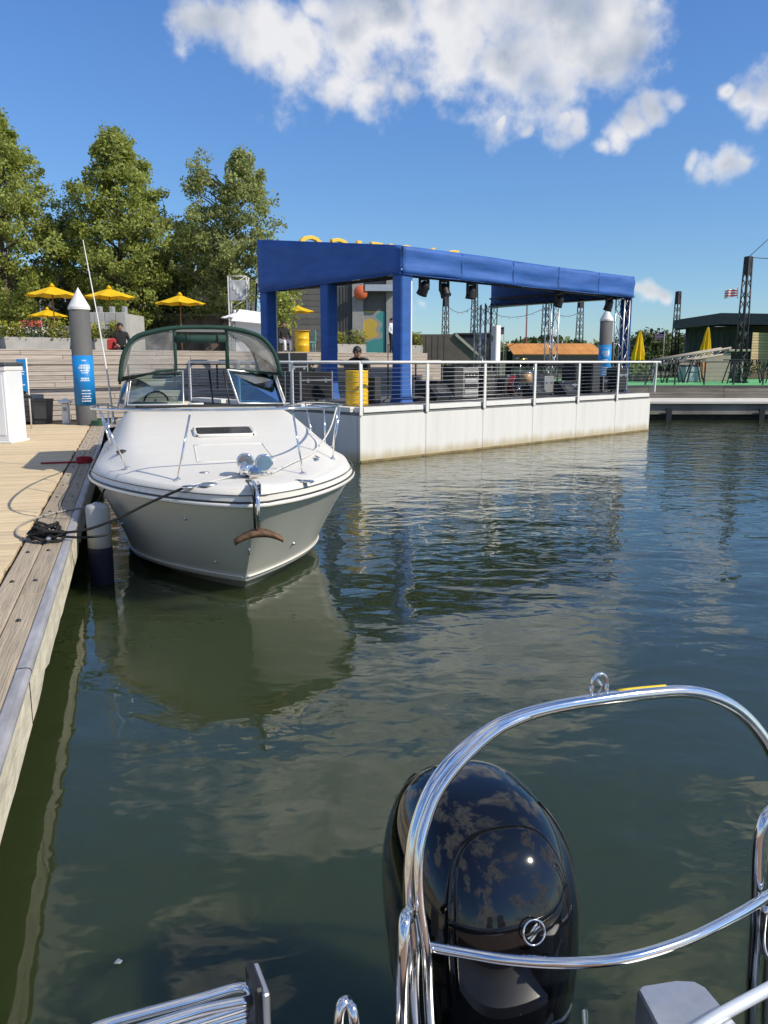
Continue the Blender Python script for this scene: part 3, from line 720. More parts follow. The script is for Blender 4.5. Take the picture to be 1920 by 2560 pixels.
for i, (u, v, lab) in enumerate(((838,868,'microphone stand just left of the big blue corner column'),(1030,858,'microphone stand between the grey rack and the white column speaker'),(1090,856,'microphone stand right of the white column speaker'))):
    c = thing('microphone_stand', lab, 'microphone stand', dk(u,v), .3*i)
    MB().bar((0,0,.05),(0,0,1.35),.010).build('upright', dark_metal, c); MB().bar((0,0,1.33),(.3,-.25,1.5),.008).build('boom', dark_metal, c)
    for k in range(3): MB().bar((0,0,.10),(.28*math.cos(2.1*k),.28*math.sin(2.1*k),0),.009).build('leg', dark_metal, c)
    MB().lathe([(.012,0),(.02,.10),(.024,.14),(.0,.165)],(.3,-.25,1.48),8).build('microphone', black_plastic, c)
for i, (u, lab) in enumerate(((990,'grey floor cable ramp strip along the front of the stage'),)):
    c = thing('cable_coil', 'black cable coiled on the stage floor by the corner column', 'cable', dk(905,868), 0)
    for k in range(5): MB().tube([(.2*math.cos(a*.5+k)+.02*k, .16*math.sin(a*.5+k), .012+.02*k) for a in range(13)], .012, 6).build('loop', rubber, c)

# ================================================================== CABIN CRUISER
CA = R(17.0); CS = Vector((-1.325,7.322,0))
cr = thing('cabin_cruiser', 'white cabin cruiser moored bow-on at the dock with dark green canvas top', 'boat', CS, R(90)+CA)
def C(a, s, z): return Vector((a, -s+.0, z))          # aft, side (image right), height
def cw(a, s, z): return CS+Matrix.Rotation(R(90)+CA,3,'Z') @ C(a,s,z)
def hb(a):                       # half beam at the rub rail
    tau = max(0.0, a+.90); return 1.38*math.sin(math.pi/2*min(tau/2.5,1))**.62*(1-.06*sst(5,8,a))
def zr(a): return .935-.085*sst(-.4,6,a)
def hc(ac): return 1.04*math.sin(math.pi/2*min(max(0,ac+.12)/1.85,1))**.88*(1-.04*sst(5,8,ac))
NS = 46
qs = [(i/NS)**1.7 for i in range(NS+1)]
hull = MB()
for sg in (-1,1):
    rows = []
    for q in qs:
        ar = -.90+8.7*q; ac = -.12+7.97*q; ak = .45+7.3*q
        b, c = hb(ar), hc(ac); z_r, z_c = zr(ar), .115-.05*sst(1.5,5,ac)
        row = [C(ak, 0, -.45), C(lerp(ak,ac,.72), sg*c*.80, -.10+.03), C(ac+.02, sg*max(0,c-.055)*.985, z_c-.035), C(ac, sg*c, z_c-.028), C(ac, sg*c*1.006, z_c)]
        for w_ in (.10,.28,.5,.72,.9,1.0):
            row.append(C(lerp(ac,ar,w_), sg*(lerp(c,b,w_**1.12)-.012*math.sin(math.pi*w_)), lerp(z_c,z_r,w_)))
        rows.append(row)
    hull.grid(rows)
tr = []
q = 1.0; ar, ac, ak = 7.8, 7.85, 7.75
hull.add([C(ak,0,-.45),C(ac,-hc(ac),.065),C(ar,-hb(ar),zr(ar)),C(ar,hb(ar),zr(ar)),C(ac,hc(ac),.065)], [(0,1,2,3,4)])
hull_o = hull.build('hull', mat('hull_gelcoat', (.77,.745,.675), .14, var=.03, vscale=1.5, coat=.4, dirt=((.50,.46,.34), -.1, .10)), cr)
# spray strake line: a proud moulding above the chine
for sg in (-1,1):
    pts = []
    for q in qs[1:36]:
        ac = -.12+7.97*q; ar = -.90+8.7*q; c = hc(ac)
        pts.append(C(lerp(ac,ar,.04), sg*(c*1.012+.004), .135-.05*sst(1.5,5,ac)))
    MB().tube(pts, .007, 6).build('spray_rail', gelcoat, cr)
be = C(-.42,0,.46)
MB().tube([be+Vector((-.045*math.sin(R(a)),0,.05*math.cos(R(a)))) for a in range(0,181,20)],.007,6).build('bow_eye', MATS['stainless'], cr)
def hull_pt(a0, sg, w_):
    q = (a0+.12)/7.97; ar = -.90+8.7*q; c, b = hc(a0), hb(ar)
    return C(lerp(a0,ar,w_), sg*(lerp(c,b,w_**1.12)-.012*math.sin(math.pi*w_)+.004), lerp(.115-.05*sst(1.5,5,a0), zr(ar), w_))
for a0, sg, w_ in ((.25,-1,.78),(.35,1,.30),(.10,-1,.20),(1.4,-1,.42),(1.4,1,.42),(2.6,1,.5),(2.6,-1,.5)):
    MB().lathe([(.016,-.012),(.017,.008),(.0,.012)], hull_pt(a0,sg,w_), 10, mtx=Matrix.Rotation(R(90),3,'X')).build('through_hull', MATS['galvanised'], cr)
# deck moulding
dk_rows = []
ks = [-1,-.992,-.975,-.945,-.90,-.84,-.78,-.72,-.66,-.58,-.46,-.30,-.15,0,.15,.30,.46,.58,.66,.72,.78,.84,.90,.945,.975,.992,1]
def deck_z(a, k):
    ak = abs(k); b = zr(a)
    lip = .022+.112*sst(1.0,.945,ak)
    trunk = .46*sst(-.55,3.6,a)**.95*(1-sst(.66,1.0,ak)**1.1)
    foot = -.012*(sst(.97,.92,ak)-sst(.88,.84,ak))
    return b+lip+trunk+.035*(1-ak*ak)+foot
for q in [(i/40)**1.35 for i in range(41)]:
    a = -.90+q*4.75
    row = []
    for k in ks:
        half = max(.0, hb(a))
        row.append(C(a+(.06*(1-abs(k)) if q < .02 else 0), k*(half+.012), deck_z(a,k)))
    dk_rows.append(row)
deck = MB().grid(dk_rows).build('foredeck', gel_deck, cr, recalc=True)
# rub rail: white gunwale lip with a dark insert
for nm, dz, off, r_, m_ in (('rub_rail',.004,.012,.022,gelcoat),('rub_rail_insert',.030,.020,.0085,mat('insert_black',(.025,.025,.027),.5)),('gunwale_line',.088,.006,.005,mat('seam_grey',(.10,.10,.10),.6))):
    pts = []
    full = [(-1,q) for q in reversed([(i/34)**1.7 for i in range(1,35)])]+[(1,q) for q in [(i/34)**1.7 for i in range(0,35)]]
    for sg, q in full:
        a = -.90+8.65*q; pts.append(C(a-(off if q < .003 else 0), sg*(hb(a)+off), zr(a)+dz))
    MB().tube(pts, r_, 6).build(nm, m_, cr)
# cockpit: coamings, sole, bulkhead
ck = MB()
for sg in (-1,1):
    rows = []
    for i in range(13):
        a = lerp(3.80,7.75,i/12); b = hb(a)+.012; z = zr(a)
        rows.append([C(a,sg*b,z+.02), C(a,sg*(b-.03),z+.14), C(a,sg*(b-.09),z+.36*(1-.3*i/12)), C(a,sg*(b-.24),z+.38*(1-.3*i/12)), C(a,sg*(b-.27),z+.2), C(a,sg*(b-.27),.45)])
    ck.grid(rows)
ck.build('coaming', gelcoat, cr)
MB().span((3.8,-1.1,.42),(7.7,1.1,.46)).build('cockpit_sole', cream_vinyl, cr)
MB().poly([C(3.85,-1.12,.45),C(3.85,1.12,.45),C(3.85,1.05,1.45),C(3.85,-1.05,1.45)],.03).build('bulkhead', gelcoat, cr)
MB().poly([C(7.75,-1.3,.4),C(7.75,1.3,.4),C(7.75,1.3,1.05),C(7.75,-1.3,1.05)],.06).build('transom_wall', gelcoat, cr)
for s_, n_ in ((-.65,'helm_seat'),(.65,'companion_seat')):
    MB().box(C(5.2,s_,.85),(.5,.62,.14),None,.05).box(C(5.42,s_,1.15),(.12,.6,.55),None,.05).box(C(5.2,s_,.62),(.3,.3,.34),None,.02).build(n_, cream_vinyl, cr)
MB().box(C(4.02,-.62,1.50),(.5,.95,.12),R(0),.05).build('dash_cover', cream_vinyl, cr)
wl = MB().tube([C(4.42,-.62+.17*math.cos(a*.42),1.52+.17*math.sin(a*.42)) for a in range(15)],.014,6,closed=True); wl.bar(C(4.42,-.79,1.52),C(4.42,-.45,1.52),.01); wl.build('steering_wheel', black_plastic, cr)
# deck hatch
ha, hs = 1.58, .02
def dpt(a, s, up=0): return C(a, s, deck_z(a, s/max(.1,hb(a)))+up)
hf = []
for (da, ds) in ((-.19,-.31),(-.19,.31),(.19,.31),(.19,-.31)): hf.append(dpt(ha+da*1.0, hs+ds, .012))
fr_ = MB(); fr_.tube([hf[0].lerp(hf[1],.06),hf[0].lerp(hf[1],.94),hf[1].lerp(hf[2],.1),hf[1].lerp(hf[2],.9),hf[2].lerp(hf[3],.06),hf[2].lerp(hf[3],.94),hf[3].lerp(hf[0],.1),hf[3].lerp(hf[0],.9)], .022, 6, closed=True)
fr_.build('hatch_frame', gelcoat, cr)
MB().poly([p+Vector((0,0,.004)) for p in hf], .02).build('hatch_pane', mat('hatch_glass', (.05,.05,.052), .12, var=.3, vscale=2, spec=.6), cr)
# moulded lines and fittings on the foredeck
for (a0,s0,a1,s1) in ((1.05,-.34,1.05,.36),(.35,-.36,1.05,-.34),(.35,.38,1.05,.36),(.35,-.36,.35,.38)):
    MB().tube([dpt(lerp(a0,a1,k/8), lerp(s0,s1,k/8), .001) for k in range(9)], .006, 5).build('moulding_seam', gel_deck, cr)
def fitting(name, a, s, m_, prof, n=14):
    return MB().lathe(prof, dpt(a,s,-.004), n).build(name, m_, cr)
fitting('fuel_fill', -.08, -.33, steel_dull, [(.045,0),(.045,.008),(.0,.01)])
fitting('deck_plate', -.62, -.34, steel_dull, [(.075,0),(.075,.012),(.055,.02),(.0,.012)])
for (a, s) in ((1.9,-1.22),(1.6,1.22),(.35,.80)):
    b = MB().box(dpt(a,s,.03),(.16,.025,.02),None,.008).box(dpt(a,s,.012),(.05,.022,.03)).build('deck_cleat', steel, cr)
fitting('deck_chock', 1.1, -1.05, rubber, [(.05,0),(.06,.02),(.02,.035),(0,.036)])
for s_ in (-.47,.47):
    nl = MB().box(dpt(-.58,s_,.012),(.07,.19,.022),R(-38 if s_ > 0 else 38),.008); nl.build('navigation_light', steel, cr)
# bow rail
rz_ = 1.64
def rail_pt(a, s, z=rz_): return C(a, s, z)
rp = [(3.7,-1.12,1.50),(3.0,-1.22,1.575),(2.2,-1.31,1.615),(1.3,-1.33,1.64),(.6,-1.21,1.66),(.1,-.86,1.675),(-.12,-.45,1.68),(-.15,.02,1.68),(-.12,.48,1.68),(.1,.84,1.675),(.6,1.10,1.66),(1.3,1.25,1.64),(2.2,1.29,1.615),(3.0,1.22,1.575),(3.7,1.14,1.50)]
MB().tube(smooth_path([C(*p) for p in rp],6), .0125, 8).build('bow_rail', steel, cr)
for (ft, tp) in (((-.30,-.58),(-.12,-.44)),((-.27,.53),(-.12,.48)),((.50,-1.00),(.6,-1.21)),((.55,1.00),(.6,1.10)),((1.85,-1.17),(2.2,-1.31)),((1.25,1.17),(1.3,1.25)),((2.7,-1.22),(3.0,-1.22)),((2.6,1.24),(3.0,1.22)),((1.9,1.24),(2.2,1.29))):
    f = dpt(ft[0],ft[1],.0)
    o = MB().bar(f, C(tp[0],tp[1],rz_-(.05 if tp[0] > 2.9 else 0)), .0095, 7).build('stanchion', steel, cr)
    MB().lathe([(.032,0),(.030,.012),(.015,.02)], f, 10).build('stanchion_base', steel, o)
# anchor, roller, spotlights
an = MB()
an.box(C(-0.740,0.005,zr(-.8)+.150),(.56,.055,.018),R(0),.005); an.box(C(-0.940,-0.025,zr(-.8)+.155),(.18,.008,.09)); an.box(C(-0.940,0.035,zr(-.8)+.155),(.18,.008,.09))
an.build('anchor_roller', steel, cr)
MB().lathe([(.03,-.028),(.02,0),(.03,.028)], C(-1.000,0.005,zr(-.8)+.14), 12, mtx=Matrix.Rotation(math.pi/2,3,'X')).build('roller_wheel', rubber, cr)
rust = mat('anchor_rust', (.24,.13,.07), .7, .35, var=.45, vscale=14, col2=(.06,.04,.028), bump=.4, bscale=60)
shk = MB().tube([C(-0.600,0.005,zr(-.8)+.185),C(-0.880,0.005,zr(-.8)+.185),C(-1.020,0.005,zr(-.8)+.15),C(-1.080,0.005,zr(-.8)+.05),C(-1.080,0.005,zr(-.8)-.20)], .016, 7); shk.build('anchor_shank', steel, cr)
MB().tube([C(-0.600,-0.020,zr(-.8)+.17),C(-0.880,-0.020,zr(-.8)+.17),C(-1.010,-0.020,zr(-.8)+.12),C(-1.035,-0.020,zr(-.8)-.16)], .012, 6).build('anchor_chain', dark_metal, cr)
fl = []
for i in range(13):
    w_ = -1+2*i/12; y = w_*.195; dz = -.07*w_*w_; wd = .036*(1-.35*abs(w_))
    cx = C(-1.08+.02*w_*w_, .005+y, zr(-.8)-.195+dz)
    fl.append([cx+Vector((-.02,0,wd*.6)), cx+Vector((.05,0,wd)), cx+Vector((.06,0,-wd*.4)), cx+Vector((-.015,0,-wd*.8))])
fk = MB().grid(fl, True, closed=True); fk.add(fl[0],[(0,1,2,3)]); fk.add(fl[-1],[(3,2,1,0)]); fk.build('anchor_fluke', rust, cr)
def spot(name, a, s, z, r_):
    p = dpt(a, s, 0); h = z-p.z
    o = MB().lathe([(.05,0),(.035,.02),(.018,.05),(.018,h-.04)], p, 12).build(name+'_pedestal', steel, cr)
    M = Matrix.Rotation(R(-90),3,'Y') @ Matrix.Identity(3)
    MB().lathe([(.0,-.10),(r_*.55,-.085),(r_*.95,-.02),(r_,.05),(r_*1.06,.055),(r_*1.06,.075),(r_*.9,.078)], C(a,s,z), 18, mtx=M).build(name+'_housing', steel, cr)
    MB().lathe([(r_*.92,.066),(r_*.5,.05),(.0,.04)], C(a,s,z), 18, mtx=M).build(name+'_lens', mat('lens_clear', (.30,.32,.34), .04, .9), cr)
spot('spotlight', -.32, .0, 1.24, .072); spot('searchlight', -.30, .165, 1.22, .076)
MB().box(dpt(-.42,.06,.05),(.20,.13,.09),None,.03).build('windlass', steel, cr)
MB().lathe([(.055,0),(.035,.03),(.055,.06),(.03,.075),(0,.076)], dpt(-.46,-.06,.08), 14, mtx=Matrix.Rotation(R(90),3,'X')).build('windlass_drum', steel, cr)
# windshield
def ws(base, top, name, gm, frame_r=.014):
    b = [C(*p) for p in base]; t = [C(*p) for p in top]
    o = MB().poly(b+t[::-1], .006).build(name, gm, cr)
    MB().tube([*b, *t[::-1]], frame_r, 6, closed=True).build('windshield_frame', mat('ws_frame', (.62,.63,.63), .3, .5), o)
ws([(3.42,-.30,1.55),(3.55,-1.0,1.545)], [(3.78,-.27,1.975),(3.90,-.93,1.93)], 'windshield_pane', glass_ws)
ws([(3.56,-1.03,1.545),(4.9,-1.16,1.40)], [(3.91,-.96,1.93),(4.9,-1.08,1.72)], 'windshield_wing', glass_ws)
ws([(3.46,.42,1.55),(3.58,1.04,1.53)], [(3.72,.31,1.99),(3.93,.97,1.93)], 'windshield_pane', glass_ws2, .017)
ws([(3.59,1.07,1.53),(4.9,1.18,1.40)], [(3.94,1.0,1.93),(4.9,1.10,1.72)], 'windshield_wing', glass_ws2)
MB().tube([C(3.37,s_/10,1.532) for s_ in range(-9,11)],.016,6).build('windshield_gasket', rubber, cr)
MB().tube([C(3.36,-.25,1.56),C(3.36,-.05,1.56)],.012,6).build('wiper_arm', white_paint, cr)
for a_, s_, s2 in ((3.50,.30,.26),(3.9,.12,.10)): MB().bar(C(a_,s_,1.53),C(a_+.2,s2,1.98),.014).build('door_post', dark_metal, cr)
# canvas top
arch = [(-1.08,1.84),(-1.02,2.17),(-.87,2.40),(-.62,2.49),(-.35,2.535),(0,2.55),(.35,2.54),(.62,2.49),(.80,2.41),(.95,2.22),(1.04,1.92)]
ap = smooth_path([Vector((s_,0,z_)) for s_, z_ in arch], 4)
def archp(i, a): p = ap[i]; return C(a, p.x, p.z)
na = len(ap)
i0 = next(i for i in range(na) if ap[i].z > 2.14); i1 = max(i for i in range(na) if ap[i].z > 2.14)
rows = []
for k in range(9):
    a = lerp(3.72,5.7,k/8); rows.append([archp(i,a+.0)+Vector((0,0,.03*math.sin(math.pi*k/8)-.012*math.sin(math.pi*k/2)**2)) for i in range(i0-1,i1+2)])
tp = MB().grid(rows).build('canvas_top', canvas_green, cr); md = tp.modifiers.new('s','SOLIDIFY'); md.thickness = .012
def band(pts, w_, name, par=cr):
    m = MB(); rows = []
    for p in pts: rows.append([p+Vector((-.012,0,-w_/2)), p+Vector((-.012,0,w_/2)), p+Vector((.012,0,w_/2)), p+Vector((.012,0,-w_/2))])
    return m.grid(rows, True, closed=True).build(name, canvas_green, par)
MB().tube([archp(i,3.71) for i in range(na)], .028, 7).build('front_hem', canvas_green, cr)
MB().tube([archp(i,5.7) for i in range(na)], .022, 7).build('rear_hoop', canvas_green, cr)
MB().tube([archp(i,4.7) for i in range(na)], .013, 6).build('hoop', steel, cr)
def vinyl(outline, name):
    o = MB().poly([C(*p) for p in outline], .003).build(name, vinyl_clear, cr)
    MB().tube([C(*p) for p in outline], .018, 6, closed=True).build('vinyl_border', canvas_green, o)
L_ = [(3.72, p.x, p.z-.02) for p in ap if p.x < -.36 and p.z > 1.80]
vinyl(L_+[(3.72,-.36,2.52),(3.74,-.355,2.0),(3.78,-.62,1.965),(3.84,-1.06,1.86)], 'front_vinyl')
R_ = [(3.72, p.x, p.z-.02) for p in ap if p.x > .32 and p.z > 1.86]
vinyl([(3.72,.315,2.52)]+R_+[(3.88,1.03,1.93),(3.76,.34,2.0)], 'front_vinyl')
for sg in (-1,1):
    idx = [i for i in range(na) if ap[i].x*sg > .9 and ap[i].z > 1.74]
    i_t = max(idx, key=lambda i: ap[i].z); i_b = min(idx, key=lambda i: ap[i].z)
    o = MB().poly([archp(i_t,3.74), archp(i_t,5.68), archp(i_b,5.68), archp(i_b,3.95)], .003).build('side_vinyl', vinyl_clear, cr)
    MB().tube([archp(i_t,3.74), archp(i_t,5.68), archp(i_b,5.68), archp(i_b,3.95)], .015, 6, closed=True).build('vinyl_border', canvas_green, o)
MB().tube([C(3.74,-.35,2.40),C(3.74,-.1,2.395),C(3.74,.1,2.395),C(3.74,.31,2.40)],.055,8).build('rolled_panel', canvas_green, cr)
MB().box(C(3.735,-.02,2.505),(.02,.66,.035)).build('canvas_lining', cream_vinyl, cr)
for s_ in (-.20,.2): MB().tube([C(3.70,s_,2.46),C(3.675,s_,2.40),C(3.70,s_,2.33)],.012,5).build('strap', rubber, cr)
for s_, m_ in ((-.36,.022),(.315,.022)): MB().bar(C(3.73,s_,2.53),C(3.76,s_,1.98),m_,7).build('canvas_edge', canvas_green, cr)
# whip antenna
MB().tube([C(4.3,-1.2,1.28),C(4.35,-1.245,1.9),C(4.45,-1.33,2.7),C(4.62,-1.46,3.72)], [.017,.014,.009,.006], 6).build('antenna', white_paint, cr)
MB().lathe([(.03,-.05),(.03,.05)], C(4.3,-1.2,1.3), 8).build('antenna_mount', steel, cr)

# fender hanging between hull and dock
fe = thing('fender', 'white cylindrical fender with navy sock hanging between the cruiser bow and dock', 'fender', cw(.55,-1.29,0), 0)
MB().lathe([(.0,.30),(.105,.31),(.11,.33),(.11,.73),(.10,.765),(.05,.775),(.03,.79),(0,.79)], n=18).build('fender_body', mat('fender_grey',(.38,.39,.39),.6,var=.15,vscale=6,dirt=((.25,.23,.18),.3,.6)), fe)
MB().lathe([(.0,-.32),(.07,-.28),(.108,-.2),(.114,.30),(.113,.36)], n=18).build('fender_sock', mat('sock_navy',(.008,.010,.028),.8,var=.2), fe)
MB().tube([(0,0,.78),(.05,.08,.90),(.12,.10,.98)],.010,6).build('lanyard', rope_black, fe)
# mooring lines
cl = thing('dock_cleat', 'galvanised dock cleat under a pile of black rope on the dock edge', 'cleat', (-2.83,6.62,.602), R(90)+DA)
MB().box((0,0,.05),(.30,.04,.03),None,.012).build('horn', steel_dull, cl)
for a in (-.05,.05): MB().box((a,0,.02),(.035,.05,.05),None,.008).build('foot', steel_dull, cl)
cwld = cl.location
rp_ = thing('mooring_line', 'black mooring rope heaped on the dock cleat and led to the bow', 'rope', cwld, 0)
bowp = cw(-.60,-.52,1.075)-cwld; rr = random.Random(5)
mid = bowp*.5+Vector((0,0,-.035))
MB().tube(smooth_path([(0,0,.07),bowp*.25+Vector((0,0,-.02)),mid,bowp*.75+Vector((0,0,-.01)),bowp],5),.012,7).build('bow_line', rope_black, rp_)
for k in range(9):
    pts = []; ph0 = rr.uniform(0,6.28); rx = rr.uniform(.08,.17); ry = rr.uniform(.05,.10); cz = .03+.014*k
    for a in range(14):
        an_ = ph0+a*.46; pts.append((rx*math.cos(an_)-.02+rr.uniform(-.02,.02), ry*math.sin(an_)+rr.uniform(-.015,.015), cz+.022*math.sin(2*an_+k)))
    MB().tube(pts,.012,6).build('rope_turn', rope_black, rp_)
MB().tube(smooth_path([(.03,.0,.05),(.22,.02,.03),(.36,.10,.02),(.42,.2,.015)],5),.011,6).build('rope_tail', rope_black, rp_)
wt = thing('mooring_line', 'thin grey line lying in a curve on the dock planks', 'rope', (0,0,0), 0)
cpt = [(-3.02,6.62),(-3.22,6.85),(-3.36,7.25),(-3.35,7.65),(-3.22,8.0),(-3.05,8.2)]
MB().tube(smooth_path([(x_,y_,.614) for x_,y_ in cpt],6),.010,6).build('rope_run', mat('rope_grey',(.30,.29,.27),.8,var=.2,vscale=60), wt)
wl2 = thing('mooring_line', 'white spring line running from the searchlight across the foredeck to the right rail', 'rope', (0,0,0), 0)
MB().tube(smooth_path([cw(-.3,.24,1.12),cw(.1,.50,1.155),cw(.6,.82,1.20),cw(1.0,1.08,1.38),cw(1.3,1.24,1.62)],6),.009,6).build('rope_run', rope_white, wl2)
wl3 = thing('mooring_line', 'thin grey line across the left foredeck from windlass to chock', 'rope', (0,0,0), 0)
MB().tube(smooth_path([cw(-.42,-.05,1.14),cw(-.5,-.28,1.10),cw(-.58,-.50,1.08)],6),.008,6).build('rope_run', rope_white, wl3)
rd = thing('mooring_line', 'dark red rope bunched on the dock beside the cruiser', 'rope', (0,0,0), 0)
rb = atz(175,1000,.61)
MB().tube(smooth_path([rb+Vector((-.55,-.12,.01)),rb+Vector((-.3,-.04,.01)),rb+Vector((0,0,.02)),rb+Vector((.18,.1,.05)),rb+Vector((.3,.15,.25)),cw(2.4,-1.33,.95)],6),.014,6).build('rope_run', rope_red, rd)
for k in range(5):
    MB().tube([(rb.x+.10*math.cos(.5*a+k)+.05, rb.y+.09*math.sin(.5*a+k), .625+.016*k) for a in range(13)],.013,6).build('rope_turn', rope_red, rd)

# ================================================================== OUR OWN PONTOON BOAT (stern, bottom of frame)
BO = Vector((.44,.90,0)); AFT = Vector((-math.sin(DA), math.cos(DA), 0)); RGT = Vector((math.cos(DA), math.sin(DA), 0))
pb = thing('pontoon_boat', 'stern of the pontoon boat with polished stainless rails in the foreground', 'boat', BO, DA)
INV = Matrix.Rotation(-DA, 3, 'Z')
def B(p): return INV @ (Vector(p)-BO)
def bz(u, v, z): return B(atz(u, v, z))
def bc(u, v, c):                                   # on the upright plane c metres aft of the camera
    r_ = ray(u, v); t = c/(r_.dot(AFT)); return B(Vector((0,0,EYE))+r_*t)
MB().span((-1.06,-6.2,.46),(1.06,.50,.54),.01).build('deck', mat('boat_deck', (.22,.13,.08), .6, var=.15, vscale=8, bump=.1), pb)
MB().span((-1.08,-6.2,.40),(1.08,.52,.458),.008).build('deck_edge', alum, pb)
for x_ in (-.78,.78):
    MB().tube([(x_,-6.1,.12),(x_,-5.2,.10),(x_,.30,.10),(x_,.62,.14)],[.12,.31,.31,.18],20).build('pontoon_tube', alum, pb)
MB().span((-.32,.2,.05),(.32,.80,.44),.02).build('motor_pod', alum, pb)
for x_ in (-.45,.45): MB().box((x_,-2.6,.76),(.5,.55,.42),None,.06).box((x_,-2.9,1.12),(.5,.14,.5),None,.05).build('seat', cream_vinyl, pb)
for xa_, xb_ in ((-.80,-.42),(.98,1.06)): MB().span((xa_,.49,.385),(xb_,.93,.445),.01).build('stern_frame', alum, pb)
# tow arch
arch_px = [(902,2290,1.60),(893,2130,1.61),(893,2040,1.62),(886,1950,1.64),(889,1850,1.66),(905,1770,1.68),(940,1690,1.70),(1000,1620,1.72),(1080,1565,1.74),(1180,1532,1.75),(1290,1512,1.75),(1400,1498,1.75),(1490,1494,1.75),(1560,1513,1.74),(1615,1552,1.73),(1660,1612,1.71),(1690,1690,1.69),(1705,1800,1.66),(1712,1960,1.63),(1716,2150,1.61),(1718,2290,1.60)]
ap2 = smooth_path([bc(*p) for p in arch_px],5)
ta = MB().tube(ap2,.0178,14).build('tow_arch', steel, pb)
br_px = [(935,2290,1.56),(926,2150,1.57),(921,2050,1.58),(906,1950,1.60),(905,1850,1.625),(919,1780,1.65),(950,1705,1.675),(1005,1637,1.70),(1080,1574,1.728),(1180,1532,1.75)]
MB().tube(smooth_path([bc(*p) for p in br_px],5),.0130,12).build('arch_brace', steel, ta)
lb = [(915,2043,.70),(1000,2058,.70),(1100,2073,.70),(1230,2080,.70),(1350,2070,.70),(1470,2035,.70),(1570,1988,.70),(1665,1930,.70),(1720,1885,.70)]
MB().tube(smooth_path([bz(*p) for p in lb[:-1]]+[bc(1708,1885,1.645)],6),.0132,12).build('lower_bar', steel, pb)
sc0 = bc(1293,1512,1.75)
sh = MB(); sh.tube([sc0+Vector((.023*math.cos(R(a)),0,.044+.030*math.sin(R(a))+(.0 if 0 <= a <= 180 else 0))) for a in range(0,181,15)],.0055,8)
sh.tube([sc0+Vector((.023,0,.044)),sc0+Vector((.023,0,.012))],.0055,8); sh.tube([sc0+Vector((-.023,0,.044)),sc0+Vector((-.023,0,.012))],.0055,8)
sh.build('tow_eye', steel, ta)
MB().tube([sc0+Vector((-.008,0,.06)),sc0+Vector((.006,-.004,.04)),sc0+Vector((-.004,0,.02))],.004,6).build('tow_pin', steel, ta)
MB().tube([ap2[k]+Vector((0,.004,.0105)) for k in range(52,58)],.0095,8).build('caution_sticker', mat('sticker_yellow',(.80,.55,.02),.4), ta)
# upright grab rails
lp = [bc(868,2300,1.50),bc(868,2150,1.51),bc(872,2050,1.52),bc(874,1995,1.54),bc(878,1975,1.57),bc(884,1972,1.61)]
MB().tube(smooth_path(lp,5)+[bc(890,2000,1.66)],.0150,12).build('grab_rail', steel, pb)
rp2 = [bc(1618,2330,1.52),bc(1623,2150,1.53),bc(1632,1990,1.54),bc(1637,1850,1.55),bc(1645,1790,1.555),bc(1668,1752,1.56),bc(1710,1735,1.565),bc(1790,1725,1.57),bc(1850,1738,1.57),bc(1880,1790,1.565),bc(1885,1950,1.55),bc(1880,2330,1.52)]
MB().tube(smooth_path(rp2,6),.0172,12).build('grab_rail', steel, pb)
rp3 = [bc(1652,2330,1.56),bc(1656,2150,1.57),bc(1664,1990,1.58),bc(1672,1850,1.59)]
MB().tube(smooth_path(rp3,5),.0160,12).build('grab_rail', steel, pb)
MB().tube(smooth_path([bc(1655,1960,1.52),bc(1648,2020,1.52),bc(1652,2058,1.52),bc(1675,2085,1.52),bc(1720,2100,1.52)],5),.0075,8).build('rail_brace', steel, pb)
# folded boarding ladder
ld = MB().box(bz(552,2185,.575),(.022,.10,.20),R(6),.006).build('ladder_bracket', black_plastic, pb)
MB().tube([bz(546,2132,.615)+Vector((0,0,-.01)),bz(546,2132,.615)+Vector((0,0,.03))],.016,8).build('bracket_pin', black_plastic, ld)
MB().box(bz(566,2200,.56),(.016,.11,.22),R(6),.004).build('bracket_plate', alum, ld)
pts = [bz(548,2150,.615),bz(520,2133,.615),bz(420,2160,.615),bz(300,2192,.615),bz(215,2217,.615),bz(180,2240,.615),bz(200,2255,.615),bz(300,2224,.615),bz(430,2184,.615),bz(545,2160,.615)]
MB().tube(smooth_path(pts,5),.0125,10).build('ladder_loop', steel, pb)
for k in range(1,5):
    z = .615-.030*k
    pts = [bz(552,2152+15*k,z),bz(460,2183+13*k,z),bz(340,2222+12*k,z),bz(240,2256+12*k,z)]
    MB().tube(smooth_path(pts,4),.0105,10).build('ladder_rail', steel, pb)
MB().tube(smooth_path([bz(735,2290,.50),bz(732,2215,.58),bz(738,2172,.62),bz(752,2165,.62),bz(764,2195,.60),bz(772,2290,.50)],5),.0135,10).build('grab_handle', steel, pb)
# aluminium step pad
pad = [(1377,2140),(1385,2132),(1460,2120),(1500,2122),(1524,2135),(1600,2225),(1640,2300),(1470,2340),(1440,2260)]
pp = [bz(u,v,.585) for u,v in pad]
m = MB(); low = [p-Vector((0,0,.10)) for p in pp]; inn = [p.lerp(sum(pp,Vector())/len(pp),.05)+Vector((0,0,.006)) for p in pp]
m.grid([low,pp,inn],False,closed=True); m.add(inn,[tuple(range(len(inn)))]); m.add(low,[tuple(range(len(low)))[::-1]]); m.build('step_pad', alum, pb)
MB().tube([bz(1440,2262,.60),bz(1560,2190,.60),bz(1680,2125,.60),bz(1760,2085,.60)],.015,12).build('stern_tube', mat('powder_white',(.62,.68,.76),.35,.3,var=.06), pb)

